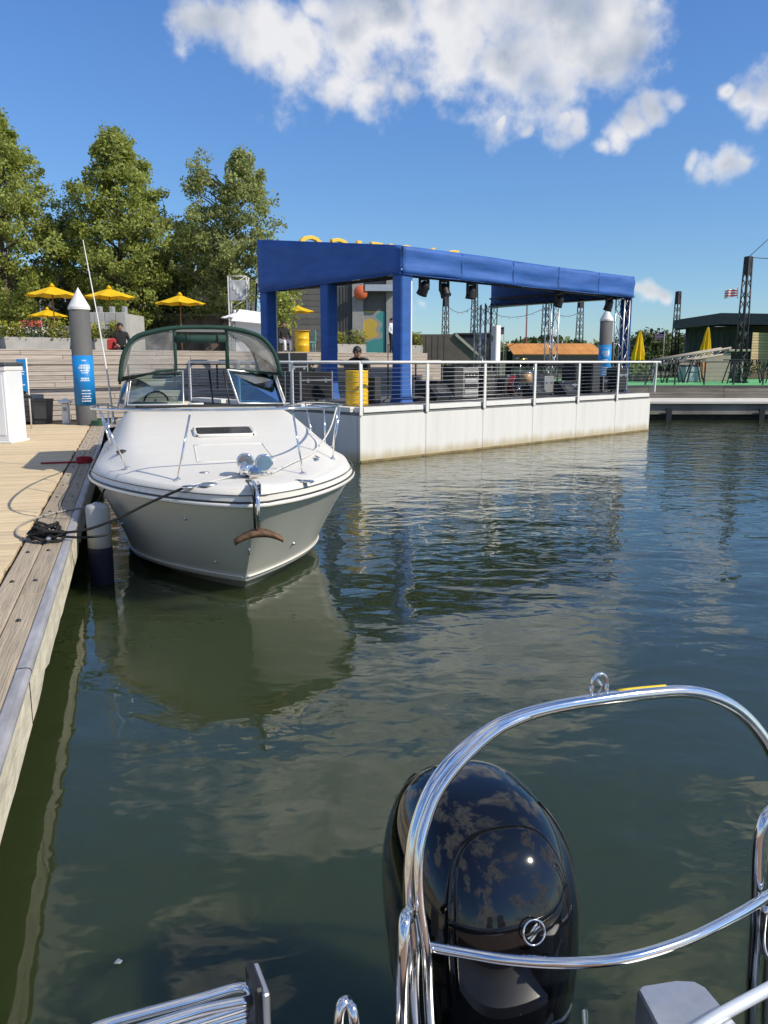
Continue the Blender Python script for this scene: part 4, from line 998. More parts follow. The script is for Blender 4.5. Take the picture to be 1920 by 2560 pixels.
# ---- outboard
MO = Vector((.270,2.05,-.015)); mo = thing('outboard_motor', 'glossy black outboard motor cowl with round silver emblem behind the tow arch', 'outboard motor', MO, DA)
layers = [(.26,.150,-.215,.20),(.30,.192,-.27,.25),(.345,.207,-.290,.275),(.36,.203,-.287,.272),(.37,.209,-.296,.280),(.45,.216,-.304,.295),(.54,.220,-.306,.306)]
for k in range(13):
    t_ = k/12*.985; sc_ = math.cos(t_*math.pi/2)**.62; z_ = .62+.322*math.sin(t_*math.pi/2)**1.0; cy_ = lerp(.004,.075,t_**1.5)
    layers.append((z_, .222*sc_, cy_-.306*sc_**1.15, cy_+.310*sc_))
def cowl_ring(z, hx, yf, ybk, n=40):
    cy = (yf+ybk)/2; hy = (ybk-yf)/2; out = []
    for k in range(n):
        a = 2*math.pi*k/n; c_, s_ = math.cos(a), math.sin(a); e = 2/2.7
        x_ = hx*math.copysign(abs(c_)**e, c_); y_ = cy+hy*math.copysign(abs(s_)**e, s_)
        x_ *= 1.16*(1-.10*max(0,-s_)**2)                      # narrower towards the front
        out.append(Vector((x_, y_, z)))
    return out
rings = [cowl_ring(*l) for l in layers]
m = MB().grid(rings[4:], True, closed=True); m.add(rings[-1],[tuple(range(40))],True); subsurf(m.build('upper_cowl', black_gloss, mo),1)
m = MB().grid(rings[:4], True, closed=True); m.add(rings[0],[tuple(range(40))[::-1]]); subsurf(m.build('lower_cowl', mat('cowl_satin',(.008,.008,.009),.22,coat=.4), mo),1)
MB().tube([p*1.0 for p in [Vector((q.x*1.004,q.y*1.004,.366)) for q in rings[3]]],.005,6,closed=True).build('cowl_seam', rubber, mo)
for cix in (22,38):                                   # crease lines running from brow to tail
    pts = [rings[k][cix]*1.0+Vector((0,-.001,.001)) for k in range(7,16)]
    MB().tube(pts,.0030,6).build('cowl_crease', black_plastic, mo)
for cix in (6,14):
    pts = [rings[k][cix]*1.0+Vector((0,.0,.001)) for k in range(7,16)]
    MB().tube(pts,.0030,6).build('cowl_crease', black_plastic, mo)
# scooped brow panel on the front face
def front_pt(x_, z):
    for k in range(len(layers)-1):
        if layers[k][0] <= z <= layers[k+1][0]:
            f = (z-layers[k][0])/(layers[k+1][0]-layers[k][0]); hx = lerp(layers[k][1],layers[k+1][1],f); yf = lerp(layers[k][2],layers[k+1][2],f); yb_ = lerp(layers[k][3],layers[k+1][3],f)
            break
    cy = (yf+yb_)/2; hy = (yb_-yf)/2; r_ = min(.999,abs(x_)/hx/1.02)
    return Vector((x_, cy-hy*(1-r_**2.7)**(1/2.7), z))
em_c = front_pt(.016,.712)+Vector((0,-.008,0)); EMR = Matrix.Rotation(R(90-20),3,'X')
e_ = MB(); e_.tube([em_c+EMR @ Vector((.0295*math.cos(a*math.pi/16),.0295*math.sin(a*math.pi/16),.004)) for a in range(32)], .0028, 6, closed=True)
em = e_.build('emblem_ring', mat('chrome',(.85,.85,.86),.08,1.0), mo)
for k, off in enumerate((-.009,.0,.009)):
    rows = []
    for i in range(9):
        t = -1+2*i/8; x_ = t*.024; yv = off+.006*math.sin(t*2.4)+t*.007; w_ = .0034*(1-.55*abs(t))
        if x_*x_+yv*yv > .026**2: continue
        rows.append([em_c+EMR @ Vector((x_,yv+w_,.004)), em_c+EMR @ Vector((x_,yv-w_,.004))])
    MB().grid(rows,False).build('emblem_stripe', MATS['chrome'], em)
MB().span((-.10,-.16,-.55),(.10,.20,.27),.04).build('midsection', mat('leg_black',(.01,.01,.011),.3,coat=.3), mo)
MB().box((0,.05,-.62),(.26,.42,.03),None,.01).build('cavitation_plate', black_plastic, mo)
for x_ in (-.12,.12): MB().box((x_,-.30,.16),(.03,.20,.34),None,.012).build('clamp_bracket', black_plastic, mo)
MB().bar((-.20,-.36,.30),(.20,-.36,.30),.020,10).build('steering_tube', steel_dull, mo)
MB().tube([(.02,-.34,.30),(.17,-.33,.315),(.24,-.20,.335)],.011,8).build('steering_link', steel, mo)
MB().box((-.06,-.315,.315),(.10,.025,.035),R(12),.006).box((-.04,-.318,.275),(.09,.022,.03),R(12),.006).build('cowl_latch', steel_dull, mo)
MB().box((.07,-.31,.26),(.025,.02,.02),None,.004).build('warning_tab', mat('tab_yellow',(.6,.42,.05),.5), mo)
MB().tube(smooth_path([(-.08,-.30,.26),(-.12,-.42,.22),(-.10,-.60,.30),(-.05,-.75,.36)],5),.014,8).build('control_hose', rubber, mo)

# ================================================================== VEGETATION
def leaf_mesh(name, pts, size, m, rng, aspect=.62, up=.35):
    """one leaf-shaped face pair per point, folded along the midrib"""
    V = []; F = []
    for (p, out) in pts:
        n = (out*.55+Vector((rng.gauss(0,1), rng.gauss(0,1), rng.gauss(0,1)+up))).normalized()
        ref = Vector((rng.gauss(0,1), rng.gauss(0,1), rng.gauss(0,1)))
        a = n.cross(ref)
        if a.length < 1e-4: continue
        a.normalize(); b = n.cross(a); s = size*rng.uniform(.6,1.35); k = len(V)
        V += [tuple(p-a*s*.5), tuple(p+b*s*aspect*.5+n*s*.10), tuple(p+a*s*.55), tuple(p-b*s*aspect*.5+n*s*.10)]
        F += [(k,k+1,k+2),(k,k+2,k+3)]
    me = bpy.data.meshes.new(name); me.from_pydata(V,[],F); me.materials.append(m); me.update(); return me
def tree(name, label, base, h, crown0, rad, nclump, nleaf, leaf, m, seed, group=None, peak=.36, top_pow=.8, squash=1.0, bias=.2, trunk_r=.2, double=None):
    rng = random.Random(seed); t_ = thing(name, label, 'tree', base, rng.uniform(0,6.28)*0, group)
    ch = h-crown0
    def prof(f):
        return rad*((f/peak)**.55 if f < peak else max(0,(1-(f-peak)/(1-peak)))**top_pow)
    tips = []
    for k in range(nclump):
        f = rng.random()**.95
        f = min(.995,max(.01,f)); a = rng.uniform(0,6.283)
        lobes = 1+.17*math.sin(3*a+seed)+.14*math.sin(7*f*6+2*a+seed*1.7)+.10*math.sin(5*a+9*f)
        rr_ = prof(f)*lobes*(rng.random()**.42)
        if rng.random() < bias*.35: rr_ *= 1.16
        c = Vector((rr_*math.cos(a), rr_*math.sin(a)*squash, crown0+f*ch+rng.gauss(0,.12)))
        if double and f > double[1]:
            sgn = 1 if c.x > double[2] else -1; c.x += sgn*double[0]*(f-double[1])/(1-double[1])
        tips.append(c)
    tr_ = MB()
    tr_.tube([(0,0,-.3),(.03,.02,crown0*.5),(0,0,crown0+.1*ch),(.05,-.04,crown0+.5*ch),(0,0,crown0+.93*ch)], [trunk_r*1.25,trunk_r,trunk_r*.8,trunk_r*.42,.03], 9)
    for k, c in enumerate(tips):
        if k % 4: continue
        z0 = max(crown0*.8, c.z-.35*math.hypot(c.x,c.y)-.5)
        a = Vector((0,0,min(z0,crown0+.9*ch))); mid = a.lerp(c,.55)+Vector((rng.uniform(-.15,.15),rng.uniform(-.15,.15),.12))
        tr_.tube([a, mid, c], [trunk_r*.30,trunk_r*.16,.012], 5)
    tr_.build('trunk', bark, t_)
    pts = []
    per = nleaf//nclump
    for c in tips:
        cr_ = rng.uniform(.55,1.15)*leaf*3.1
        for j in range(per):
            d = Vector((rng.gauss(0,1), rng.gauss(0,1), rng.gauss(0,.75))); d.normalize()
            p = c+d*cr_*(rng.random()**.45); out = (p-Vector((0,0,crown0+.4*ch))).normalized()
            pts.append((p,out))
    link('crown', leaf_mesh('crown', pts, leaf, m, rng), t_)['kind'] = 'stuff'
    return t_
PZ = 2.44
def th(v, Y): return at(830, v, Y).z-PZ-.25
def pz(u, Y, z=PZ): p = at(u, 700, Y); return Vector((p.x, Y, z))
tree('plane_tree', 'tallest plane tree at the left edge, cut by the picture frame', pz(18,44), th(235,44), 1.6, 3.7, 420, 38000, .18, leaf_a, 11, 'plane trees on the plaza', .34, .62)
tree('plane_tree', 'broad rounded plane tree second from the left behind the antenna', pz(268,45), th(280,45), 1.5, 3.35, 420, 38000, .18, leaf_a, 5, 'plane trees on the plaza', .40, .55)
tree('plane_tree', 'open twin-topped plane tree just left of the blue canopy', pz(498,46), th(328,46), 2.2, 2.9, 300, 26000, .18, leaf_b, 23, 'plane trees on the plaza', .48, .5, double=(.8,.62,-.3))
tree('young_tree', 'low dark leafy tree between the two right-hand plane trees', pz(420,49), 7.4, 1.5, 2.6, 130, 8000, .21, leaf_a, 31, 'small trees behind the plaza', .45, .5)
tree('young_tree', 'low leafy tree filling the gap between the two left plane trees', pz(150,48), 7.6, 1.3, 2.4, 130, 8000, .21, leaf_d, 37, 'small trees behind the plaza', .45, .5)
tree('young_tree', 'small dark tree under the broad plane tree', pz(330,48), 5.8, 1.2, 2.5, 110, 6500, .21, leaf_d, 41, 'small trees behind the plaza', .45, .5)
tree('young_tree', 'bushy little tree behind the yellow umbrella between the blue columns', pz(607,38), 4.0, 1.2, .95, 50, 2600, .17, leaf_a, 43, 'small trees behind the plaza', .45, .6)
tree('young_tree', 'dark tree low at the far left edge behind the planters', pz(-20,50), 7.5, 1.0, 3.0, 120, 7000, .22, leaf_d, 47, 'small trees behind the plaza', .45, .5)
for i, (u, Y, h, r_, lab) in enumerate(((1395,92,4.1,2.6,'distant dark green tree right of the first closed yellow umbrella'),(1440,98,3.9,3.0,'distant dark green tree beside the thin lattice mast'),(1475,104,4.2,2.8,'distant dark green tree at the left end of the pavilion'),(1350,110,3.6,3.2,'distant dark green tree behind the blue canopy corner'))):
    p = at(u,760,Y); tree('far_tree', lab, (p.x,Y,.95), h, .6, r_, 60, 3600, .42, leaf_d, 60+i, 'distant trees across the basin', .45, .5)
# far shore reads as one mass
rng = random.Random(9); pts = []
for k in range(9000):
    x_ = rng.uniform(-160,260); y_ = rng.uniform(230,250); hh = 5.5+2.0*math.sin(x_*.05)+1.5*math.sin(x_*.13+1)
    pts.append((Vector((x_,y_,.95+hh*rng.random()**.7)), Vector((0,-1,.4))))
fw = link('far_wood', leaf_mesh('far_wood', pts, 2.4, leaf_d, rng)); tag(fw, 'low band of distant woodland along the far shore', 'woodland', kind='stuff')

def planter(label, loc, rz, size, seed, flowers=True, group='flower planters'):
    w_, d_, h_ = size; t_ = thing('planter', label, 'planter', loc, rz, group); rng = random.Random(seed)
    m = MB(); b = .03
    m.grid([[(-w_/2*k,-d_/2*k,z),(w_/2*k,-d_/2*k,z),(w_/2*k,d_/2*k,z),(-w_/2*k,d_/2*k,z)] for z,k in ((0,.96),(h_,1.0),(h_,.92),(h_-.08,.90))], False, closed=True)
    m.add([(-w_/2*.9,-d_/2*.9,h_-.08),(w_/2*.9,-d_/2*.9,h_-.08),(w_/2*.9,d_/2*.9,h_-.08),(-w_/2*.9,d_/2*.9,h_-.08)],[(0,1,2,3)]); m.build('trough', concrete, t_)
    def cloud(n, zlo, zhi, spread=1.0, xr=(-1,1)):
        out = []
        for k in range(n):
            x_ = rng.uniform(*xr)*w_/2*spread; y_ = rng.uniform(-1,1)*d_/2*spread; f = rng.random()
            z = h_+zlo+(zhi-zlo)*f*(1-.35*abs(x_)/(w_/2)*rng.random()); out.append((Vector((x_,y_,z)), Vector((x_*.4,y_*.6-.2,.6))))
        return out
    link('foliage', leaf_mesh('foliage', cloud(520,-.08,.30,1.12), .085, leaf_d, rng), t_)['kind'] = 'stuff'
    link('lime_foliage', leaf_mesh('lime_foliage', cloud(420,.0,.50,1.05,(-1,-.3))+cloud(420,.0,.60,1.05,(.3,1)), .085, leaf_c, rng), t_)['kind'] = 'stuff'
    if flowers:
        link('white_flower', leaf_mesh('white_flower', cloud(160,.12,.30,1.08), .06, mat('petal_white',(.70,.66,.52),.6,isl=.1), rng, .9), t_)['kind'] = 'stuff'
        link('red_flower', leaf_mesh('red_flower', cloud(120,.30,.50,.7,(-.55,.35)), .065, mat('petal_red',(.52,.10,.06),.6,isl=.25), rng, .9), t_)['kind'] = 'stuff'
    return t_
def on_edge(u, t=4.0):       # point on the plaza beside the terrace edge, seen in column u
    best = None
    for k in range(-1200,1700):
        p = terr(k/100, t, PZ); dep = p.y*cp_-(p.z-EYE)*sp_; uu = (960+FPX*p.x/dep)/SC
        if best is None or abs(uu-u) < best[0]: best = (abs(uu-u), p)
    return best[1]
planter('long grey trough planter with red and white flowers on the upper left terrace', on_edge(78,4.1), SA, (1.9,.5,.36), 1)
planter('grey trough planter with lime foliage just right of the left mooring pile', on_edge(228,4.1), SA, (.9,.5,.36), 2, False)
planter('flower planter behind the white dock cabinet at the left edge', terr(-1.9,-.45,1.22), SA, (1.15,.45,.34), 3)
planter('planter with lime grasses left of the big blue corner column', on_edge(752,4.1), SA, (1.5,.5,.34), 4, False)
planter('planter with lime grasses right of the big blue corner column', on_edge(908,4.1), SA, (1.3,.5,.34), 5, False)
planter('small lime-green planter low behind the barge railing at left', terr(8.6,.55,1.31), SA, (.8,.4,.30), 6, False)

# ================================================================== UMBRELLAS
def umbrella(label, loc, w_, hgt, seed, m=yellow_canvas, group='open yellow patio umbrellas'):
    t_ = thing('patio_umbrella', label, 'umbrella', loc, random.Random(seed).uniform(0,.8), group)
    n = 8; r_ = w_/2; rise = .165*w_
    rows = []
    for f in (0,.04,.33,.66,1.0):
        ring = []
        for k in range(n*2):
            a = math.pi*k/n; valley = (k % 2); rr_ = r_*f*(.93 if valley else 1); z = hgt+rise*(1-f)**1.08-(.05*f*f if valley else 0)*w_*.5
            ring.append((rr_*math.cos(a), rr_*math.sin(a), z))
        rows.append(ring)
    cv = MB().grid(rows, False, closed=True).build('canopy', m, t_)
    md = cv.modifiers.new('s','SOLIDIFY'); md.thickness = .008
    MB().lathe([(.0,hgt+rise+.13),(.05,hgt+rise+.10),(.12*r_,hgt+rise*.93),(.02,hgt+rise*.90)],n=10).build('cap', m, t_)
    MB().bar((0,0,0),(0,0,hgt+rise),.028,8).build('pole', mat('pole_wood',(.30,.17,.06),.6,var=.2), t_)
    for k in range(n):
        a = 2*math.pi*k/n; MB().bar((0,0,hgt+rise-.02),(r_*math.cos(a)*.99,r_*math.sin(a)*.99,hgt-.02),.010,4).build('rib', MATS['pole_wood'], t_)
    MB().lathe([(.28,0),(.28,.05),(.06,.08),(.05,.3),(.0,.3)],n=14).build('base', dark_metal, t_)
    return t_
umbrella('open yellow umbrella directly left of the mooring pile top', pz(118,36), 2.35, 2.50, 1)
umbrella('open yellow umbrella directly right of the mooring pile top', pz(240,36.5), 2.30, 2.46, 2)
umbrella('open yellow umbrella above the cruiser canvas, under the broad tree', pz(391,38), 2.30, 2.30, 3)
umbrella('lowest and farthest open yellow umbrella at left, below the others', pz(104,42), 2.0, 1.95, 4)
umbrella('open yellow umbrella seen between the two left blue columns', pz(636,40), 2.05, 2.05, 5)
umbrella('small white umbrella right of the yellow ones above the cruiser', pz(508,37), 1.35, 1.60, 6, cloth_white, None)
def closed_umbrella(label, u, vt, vb, Y, lean):
    a = at(u,vb,Y); b = at(u,vt,Y); h = b.z-a.z; base = Vector((a.x,Y,1.19))
    t_ = thing('closed_umbrella', label, 'umbrella', base, .4, 'closed yellow umbrellas on the pier'); z0 = a.z-base.z; z1 = b.z-base.z
    rows = []; rng = random.Random(u)
    for f in (0,.12,.3,.55,.8,.95,1):
        rr_ = .30*(1-f)**.75+.04; ring = []
        for k in range(16):
            an_ = math.pi*k/8; q = rr_*(1.0 if k % 2 else .62)*rng.uniform(.9,1.1); ring.append((q*math.cos(an_)+lean*f,q*math.sin(an_),lerp(z0,z1,f)-(0 if f else .08*(k % 2))))
        rows.append(ring)
    MB().grid(rows,False,closed=True).build('folded_canvas', yellow_canvas, t_)
    MB().bar((0,0,0),(lean*.98,0,z1+.05),.028).build('pole', dark_metal, t_)
    MB().lathe([(.3,0),(.3,.06),(.05,.09),(.05,.25)],n=12).build('base', dark_metal, t_)
    MB().lathe([(.145,lerp(z0,z1,.3)-.03),(.15,lerp(z0,z1,.3)+.03)],(lean*.3,0,0),14).build('tie_strap', mat('strap_yellow',(.6,.38,.02),.7), t_)
closed_umbrella('closed yellow umbrella nearest the blue canopy corner', 1378, 715, 776, 40, .06)
closed_umbrella('closed yellow umbrella in front of the dark pavilion', 1522, 707, 772, 41, .10)

# ================================================================== PILES, DOCK FURNITURE
def mooring_pile(label, base, rad, top, wrap0, wrap1, seed, face):
    t_ = thing('mooring_pile', label, 'pile', base, 0, 'mooring piles with white cone caps')
    MB().lathe([(rad,-2.2),(rad,top-.5)],n=28).build('shaft', pile_grey, t_)
    MB().lathe([(rad*1.06,top-.52),(rad*1.06,top-.46),(.0,top)],n=28,smooth=False).build('cone_cap', white_paint, t_)
    w_ = MB().lathe([(rad+.006,wrap0),(rad+.006,wrap1)],n=28).build('banner_wrap', wrap_blue, t_)
    rng = random.Random(seed); z = wrap1-.12; H_ = wrap1-wrap0
    def strip(a0, a1, z0, z1):
        rows = [[((rad+.009)*math.cos(lerp(a0,a1,k/6)), (rad+.009)*math.sin(lerp(a0,a1,k/6)), zz) for k in range(7)] for zz in (z0,z1)]
        MB().grid(rows).build('print_line', print_white, w_)
    rowsz = [(.10,.035,.5),(.20,.05,1.0),(.245,.06,1.3),(.30,.04,1.0),(.345,.03,.7),(.46,.055,.9),(.50,.03,1.1),(.70,.03,.9),(.76,.028,1.0),(.815,.03,.8),(.86,.028,1.0),(.91,.03,1.0)]
    for f, hh, ln in rowsz:
        z = wrap1-H_*f; a = face-ln*.45
        while a < face+ln*.4:
            da = rng.uniform(.05,.13); strip(a, a+da, z-hh*.42, z+hh*.42); a += da+rng.uniform(.025,.05)
    return t_
def zat(v, Y): return at(830, v, Y).z
YP = 19.4; pL = at(180,800,YP)
mooring_pile('grey mooring pile at left with white cone and blue printed banner', (pL.x,YP,0), .235, zat(620,YP), zat(875,YP), zat(768,YP), 3, R(-62))
YQ = 31; pR = at(1307,760,YQ)
mooring_pile('grey mooring pile behind the stage at right with white cone and blue banner', (pR.x,YQ,0), .235, zat(663,YQ), zat(815,YQ), zat(745,YQ), 4, R(-100))
k0 = atz(50,958,.6)
kc = thing('dock_cabinet', 'white fibreglass dock cabinet with dark lid at the left edge', 'cabinet', (k0.x-.66,k0.y+.34,.6), R(-4))
MB().box((0,0,.72),(.92,.62,1.40),None,.035).build('body', mat('cabinet_white',(.72,.74,.77),.4,var=.05,vscale=2), kc)
MB().box((0,0,1.455),(.98,.68,.07),None,.02).build('lid', mat('cabinet_lid',(.06,.075,.09),.5,var=.1), kc)
MB().box((0,0,1.37),(.95,.65,.09),None,.02).build('rim', white_paint, kc)
MB().box((0,-.315,.70),(.78,.012,1.1),None,.005).build('door', mat('cabinet_door',(.76,.78,.80),.4), kc)
MB().box((.30,-.33,.75),(.03,.02,.14),None,.006).build('handle', steel, kc)
MB().box((0,0,.02),(.98,.68,.05),None,.01).build('plinth', white_paint, kc)
ban = at(48,810,18.3)
bs = thing('blue_banner', 'narrow blue printed banner on a post beside the white cabinet', 'banner', (ban.x,18.3,.6), R(8))
zt_ = zat(776,18.3)-.6; zb_ = zat(845,18.3)-.6
MB().box((0,0,(zt_+zb_)/2),(.20,.03,zt_-zb_),None,.006).build('banner_panel', wrap_blue, bs)
MB().bar((.11,0,0),(.11,0,zt_+.03),.018).build('post', white_paint, bs)
for f, w_ in ((.12,.10),(.38,.13),(.46,.11),(.80,.12)): MB().box((-.01,-.018,lerp(zt_,zb_,f)),(w_,.004,.025)).build('print_line', print_white, bs)
MB().box((.06,0,zb_-.12),(.22,.10,.06),None,.02).build('sign_foot', rubber, bs)
bn = atz(98,914,.6)
tb = thing('waste_bin', 'dark grey square waste bin on the dock below the terrace', 'bin', (bn.x,bn.y-.12,.602), R(6))
m = MB(); m.grid([[(-k,-k,z),(k,-k,z),(k,k,z),(-k,k,z)] for k,z in ((.17,0),(.215,.56),(.225,.56),(.225,.60),(.19,.60),(.17,.1))],False,closed=True); m.add([(-.17,-.17,.1),(.17,-.17,.1),(.17,.17,.1),(-.17,.17,.1)],[(0,1,2,3)]); m.build('tub', mat('bin_grey',(.035,.037,.04),.6,var=.2), tb)
MB().box((0,-.20,.30),(.30,.01,.35),None,.004).build('front_panel', mat('bin_panel',(.05,.052,.055),.5), tb)
bl_ = atz(148,915,.6)
wb = thing('power_pedestal', 'small white dock pedestal with capped top beside the bin', 'pedestal', (bl_.x,bl_.y-.12,.602), R(10))
MB().box((0,0,.25),(.17,.17,.50),None,.02).build('column', white_paint, wb)
m = MB(); m.grid([[(-k,-k,z),(k,-k,z),(k,k,z),(-k,k,z)] for k,z in ((.10,.505),(.145,.515),(.145,.545),(.02,.62))],False,closed=True); m.add([(-.02,-.02,.62),(.02,-.02,.62),(.02,.02,.62),(-.02,.02,.62)],[(0,1,2,3)]); m.build('cap', white_paint, wb)
MB().box((.0,-.09,.36),(.08,.012,.09),None,.004).build('socket', grey_paint, wb)
hz = thing('coiled_hose', 'thin green hose coiled at the foot of the left mooring pile', 'hose', (pL.x+.38,YP-.3,.61), 0)
for k in range(5): MB().tube([(.18*math.cos(a*.45)+.01*k,.18*math.sin(a*.45),.015+.024*k) for a in range(14)],.012,6,closed=True).build('hose_turn', mat('hose_green',(.03,.10,.05),.5), hz)

# ================================================================== BACKGROUND BUILDINGS
def clad_boards(par, x0, x1, y, z0, z1, bh, m, name='cladding_board', split=3.2):
    z = z0
    while z < z1-.02:
        zz = min(z+bh, z1); x_ = x0
        while x_ < x1-.05:
            e = min(x_+split, x1); MB().box(((e-x_)/2,0,0),(e-x_-.01,.03,zz-z-.018),None,.003).build(name, m, par, (x_,y,(z+zz)/2)); x_ = e
        z = zz
grey_clad = mat('grey_cladding', (.125,.125,.12), .8, var=.15, vscale=3, isl=.12)
Yc = 42.0
def bx(u, Y): return at(u, 760, Y).x
def bzv(v, Y): return at(830, v, Y).z
cafe = thing('cafe_building', 'dark grey boarded cafe building with mural seen through the stage', 'building', (bx(585,Yc),Yc,PZ), 0)
W_ = bx(862,Yc)-bx(585,Yc); Hc = bzv(596,Yc)-PZ
MB().span((0,.05,-.1),(W_,6,Hc)).build('wall', mat('cafe_wall',(.13,.13,.125),.85,var=.1), cafe)
xa = bx(742,Yc)-bx(585,Yc); xb = bx(775,Yc)-bx(585,Yc); xc = bx(797,Yc)-bx(585,Yc); xd = bx(832,Yc)-bx(585,Yc)
clad_boards(cafe, 0, xa-.9, .03, 0, Hc-.02, .30, grey_clad)
MB().span((-.15,-.2,Hc),(W_+.15,6.2,Hc+.12)).build('roof_slab', mat('roof_grey',(.18,.18,.18),.8), cafe)
for k in range(8): MB().box((lerp(xa-.8,xb-.35,(k+.5)/8),.02,Hc*.45),(.085,.05,Hc*.85),None,.01).build('shutter_slat', mat('shutter',(.07,.072,.075),.6,var=.1), cafe)
MB().span((xb-.32,-.12,0),(xb+.25,.1,Hc),.01).build('pilaster', mat('pilaster',(.30,.30,.29),.8,var=.1), cafe)
MB().span((xd+.05,-.10,0),(xd+.6,.1,Hc),.01).build('pilaster', MATS['pilaster'], cafe)
def mural_mat():
    m = bpy.data.materials.new('mural'); m.use_nodes = True; N = m.node_tree.nodes; L = m.node_tree.links; b = N['Principled BSDF']; b.inputs['Roughness'].default_value = .8
    tc = N.new('ShaderNodeTexCoord'); n = N.new('ShaderNodeTexNoise'); n.inputs['Scale'].default_value = .9; n.inputs['Detail'].default_value = 1; L.new(tc.outputs['Object'], n.inputs['Vector'])
    cr_ = N.new('ShaderNodeValToRGB'); cr_.color_ramp.interpolation = 'CONSTANT'; L.new(n.outputs['Fac'], cr_.inputs[0]); e = cr_.color_ramp.elements
    e[0].position = 0; e[0].color = (.05,.26,.26,1); e[1].position = .45; e[1].color = (.28,.28,.27,1)
    q = e.new(.52); q.color = (.50,.36,.06,1); q = e.new(.64); q.color = (.26,.27,.26,1)
    L.new(cr_.outputs[0], b.inputs['Base Color']); return m
MB().span((xc-.45,-.03,.1),(xd,.03,bzv(672,Yc)-PZ)).build('mural_panel', mural_mat(), cafe)
og = at(780,632,Yc-.5)
MB().lathe([(.0,-.12),(.30,-.10),(.36,0),(.30,.10),(0,.12)],(og.x-cafe.location.x,-.45,og.z-PZ),20,mtx=Matrix.Rotation(R(90),3,'X')).build('round_sign', mat('sign_orange',(.62,.13,.045),.5,var=.15,vscale=4), cafe)
MB().span((xb+.35,-.6,Hc*.80),(xd+.6,.02,Hc*.88)).build('awning_frame', alum, cafe)
kx = thing('stone_kiosk', 'pale grey panelled kiosk wall right of the left mooring pile', 'kiosk', (bx(185,33),33,PZ), 0)
wk = bx(276,33)-bx(185,33); hk = bzv(674,33)-PZ
MB().span((0,.06,0),(wk,2.5,hk-.05)).build('wall', concrete, kx)
for k in range(4): MB().box((wk*(k+.5)/4,.03,hk/2),(wk/4-.02,.07,hk-.02),None,.01).build('stone_panel', mat('pale_stone',(.38,.37,.35),.8,var=.1,vscale=2,isl=.06), kx)
for k in range(3): MB().box((wk*(.2+.3*k),1,hk+.1),(.16,.3,.35),None,.02).build('roof_vent', grey_paint, kx)
bw = thing('brick_wall', 'low brown brick retaining wall behind the umbrellas', 'wall', (bx(272,48),48,PZ), 0)
wb_ = bx(505,48)-bx(272,48); hb_ = bzv(682,48)-PZ
MB().span((0,0,0),(wb_,.4,hb_)).build('wall_body', mat('brown_brick',(.17,.13,.11),.9,var=.25,vscale=2,isl=.1,bump=.3), bw)
MB().span((-.05,-.06,hb_),(wb_+.05,.46,hb_+.09)).build('coping', concrete, bw)
for k in range(5): MB().box((wb_*(.1+.2*k),-.02,hb_*.5),(.25,.06,hb_-.02),None,.01).build('pier_strip', mat('brick_dark',(.12,.095,.08),.9), bw)
# back building behind the trees at the left
bb = thing('glass_building', 'dark glazed building glimpsed under the trees at far left', 'building', (bx(-120,58),58,PZ), 0)
wbb = bx(520,58)-bx(-120,58)
MB().span((0,0,0),(wbb,8,5.6)).build('wall', mat('bb_wall',(.12,.12,.12),.8,var=.2), bb)
MB().span((-.3,-.5,5.6),(wbb+.3,8.3,5.95)).build('roof_edge', mat('bb_fascia',(.45,.45,.44),.7), bb)
for k in range(12):
    o = MB().span((wbb*(k+.08)/12,-.04,.3),(wbb*(k+.92)/12,0,2.6)).build('window', mat('dark_glass',(.015,.02,.025),.08,spec=.7), bb)
    MB().span((wbb*(k+.02)/12,-.10,.1),(wbb*(k+.07)/12,.02,5.5)).build('mullion', grey_paint, bb)
# white lattice tower and tent by the blue canopy
lt = thing('lattice_tower', 'white lattice sign tower left of the blue canopy', 'tower', pz(518,38.5), 0)
hl = bzv(598,38.5)-PZ
for a in (-.42,.42):
    for b in (-.3,.3): MB().box((a,b,hl/2),(.06,.06,hl)).build('corner_post', white_paint, lt)
n_ = 7
for k in range(n_):
    z0, z1 = hl*k/n_, hl*(k+1)/n_
    MB().bar((-.42,-.3,z0),(.42,-.3,z1),.018,5).build('brace', white_paint, lt); MB().bar((-.42,-.3,z1),(.42,-.3,z1),.018,5).build('crossbar', white_paint, lt)
    MB().bar((.42,-.3,z0),(.42,.3,z1),.018,5).build('brace', white_paint, lt)
MB().box((0,-.33,hl*.82),(.72,.03,hl*.26),None,.01).build('sign_panel', mat('sign_grey',(.42,.43,.44),.5,var=.3,vscale=4), lt)
for k in range(3): MB().box((-.15+.15*k,-.36,hl*(.86-.05*k)),(.09,.02,.22)).build('print_block', white_paint, lt)
for a in (.75,1.15): MB().bar((a,-.1,hl*.45),(a+.12,-.1,hl*.92),.05,6).build('hanging_speaker', black_plastic, lt)
tn = thing('white_tent', 'pale white marquee panel tucked under the canopy corner', 'tent', pz(545,36), 0)
MB().poly([(-.75,0,0),(.75,0,0),(.75,0,bzv(700,36)-PZ),(-.75,0,bzv(690,36)-PZ)],.03).build('side_panel', cloth_white, tn)
MB().poly([(-.85,-.4,bzv(694,36)-PZ),(.85,-.4,bzv(702,36)-PZ),(.75,1.2,bzv(690,36)-PZ+.3),(-.75,1.2,bzv(680,36)-PZ+.3)],.03).build('roof_panel', cloth_white, tn)
for a in (-.75,.75): MB().bar((a,-.35,0),(a,-.35,bzv(700,36)-PZ),.025).build('pole', alum, tn)
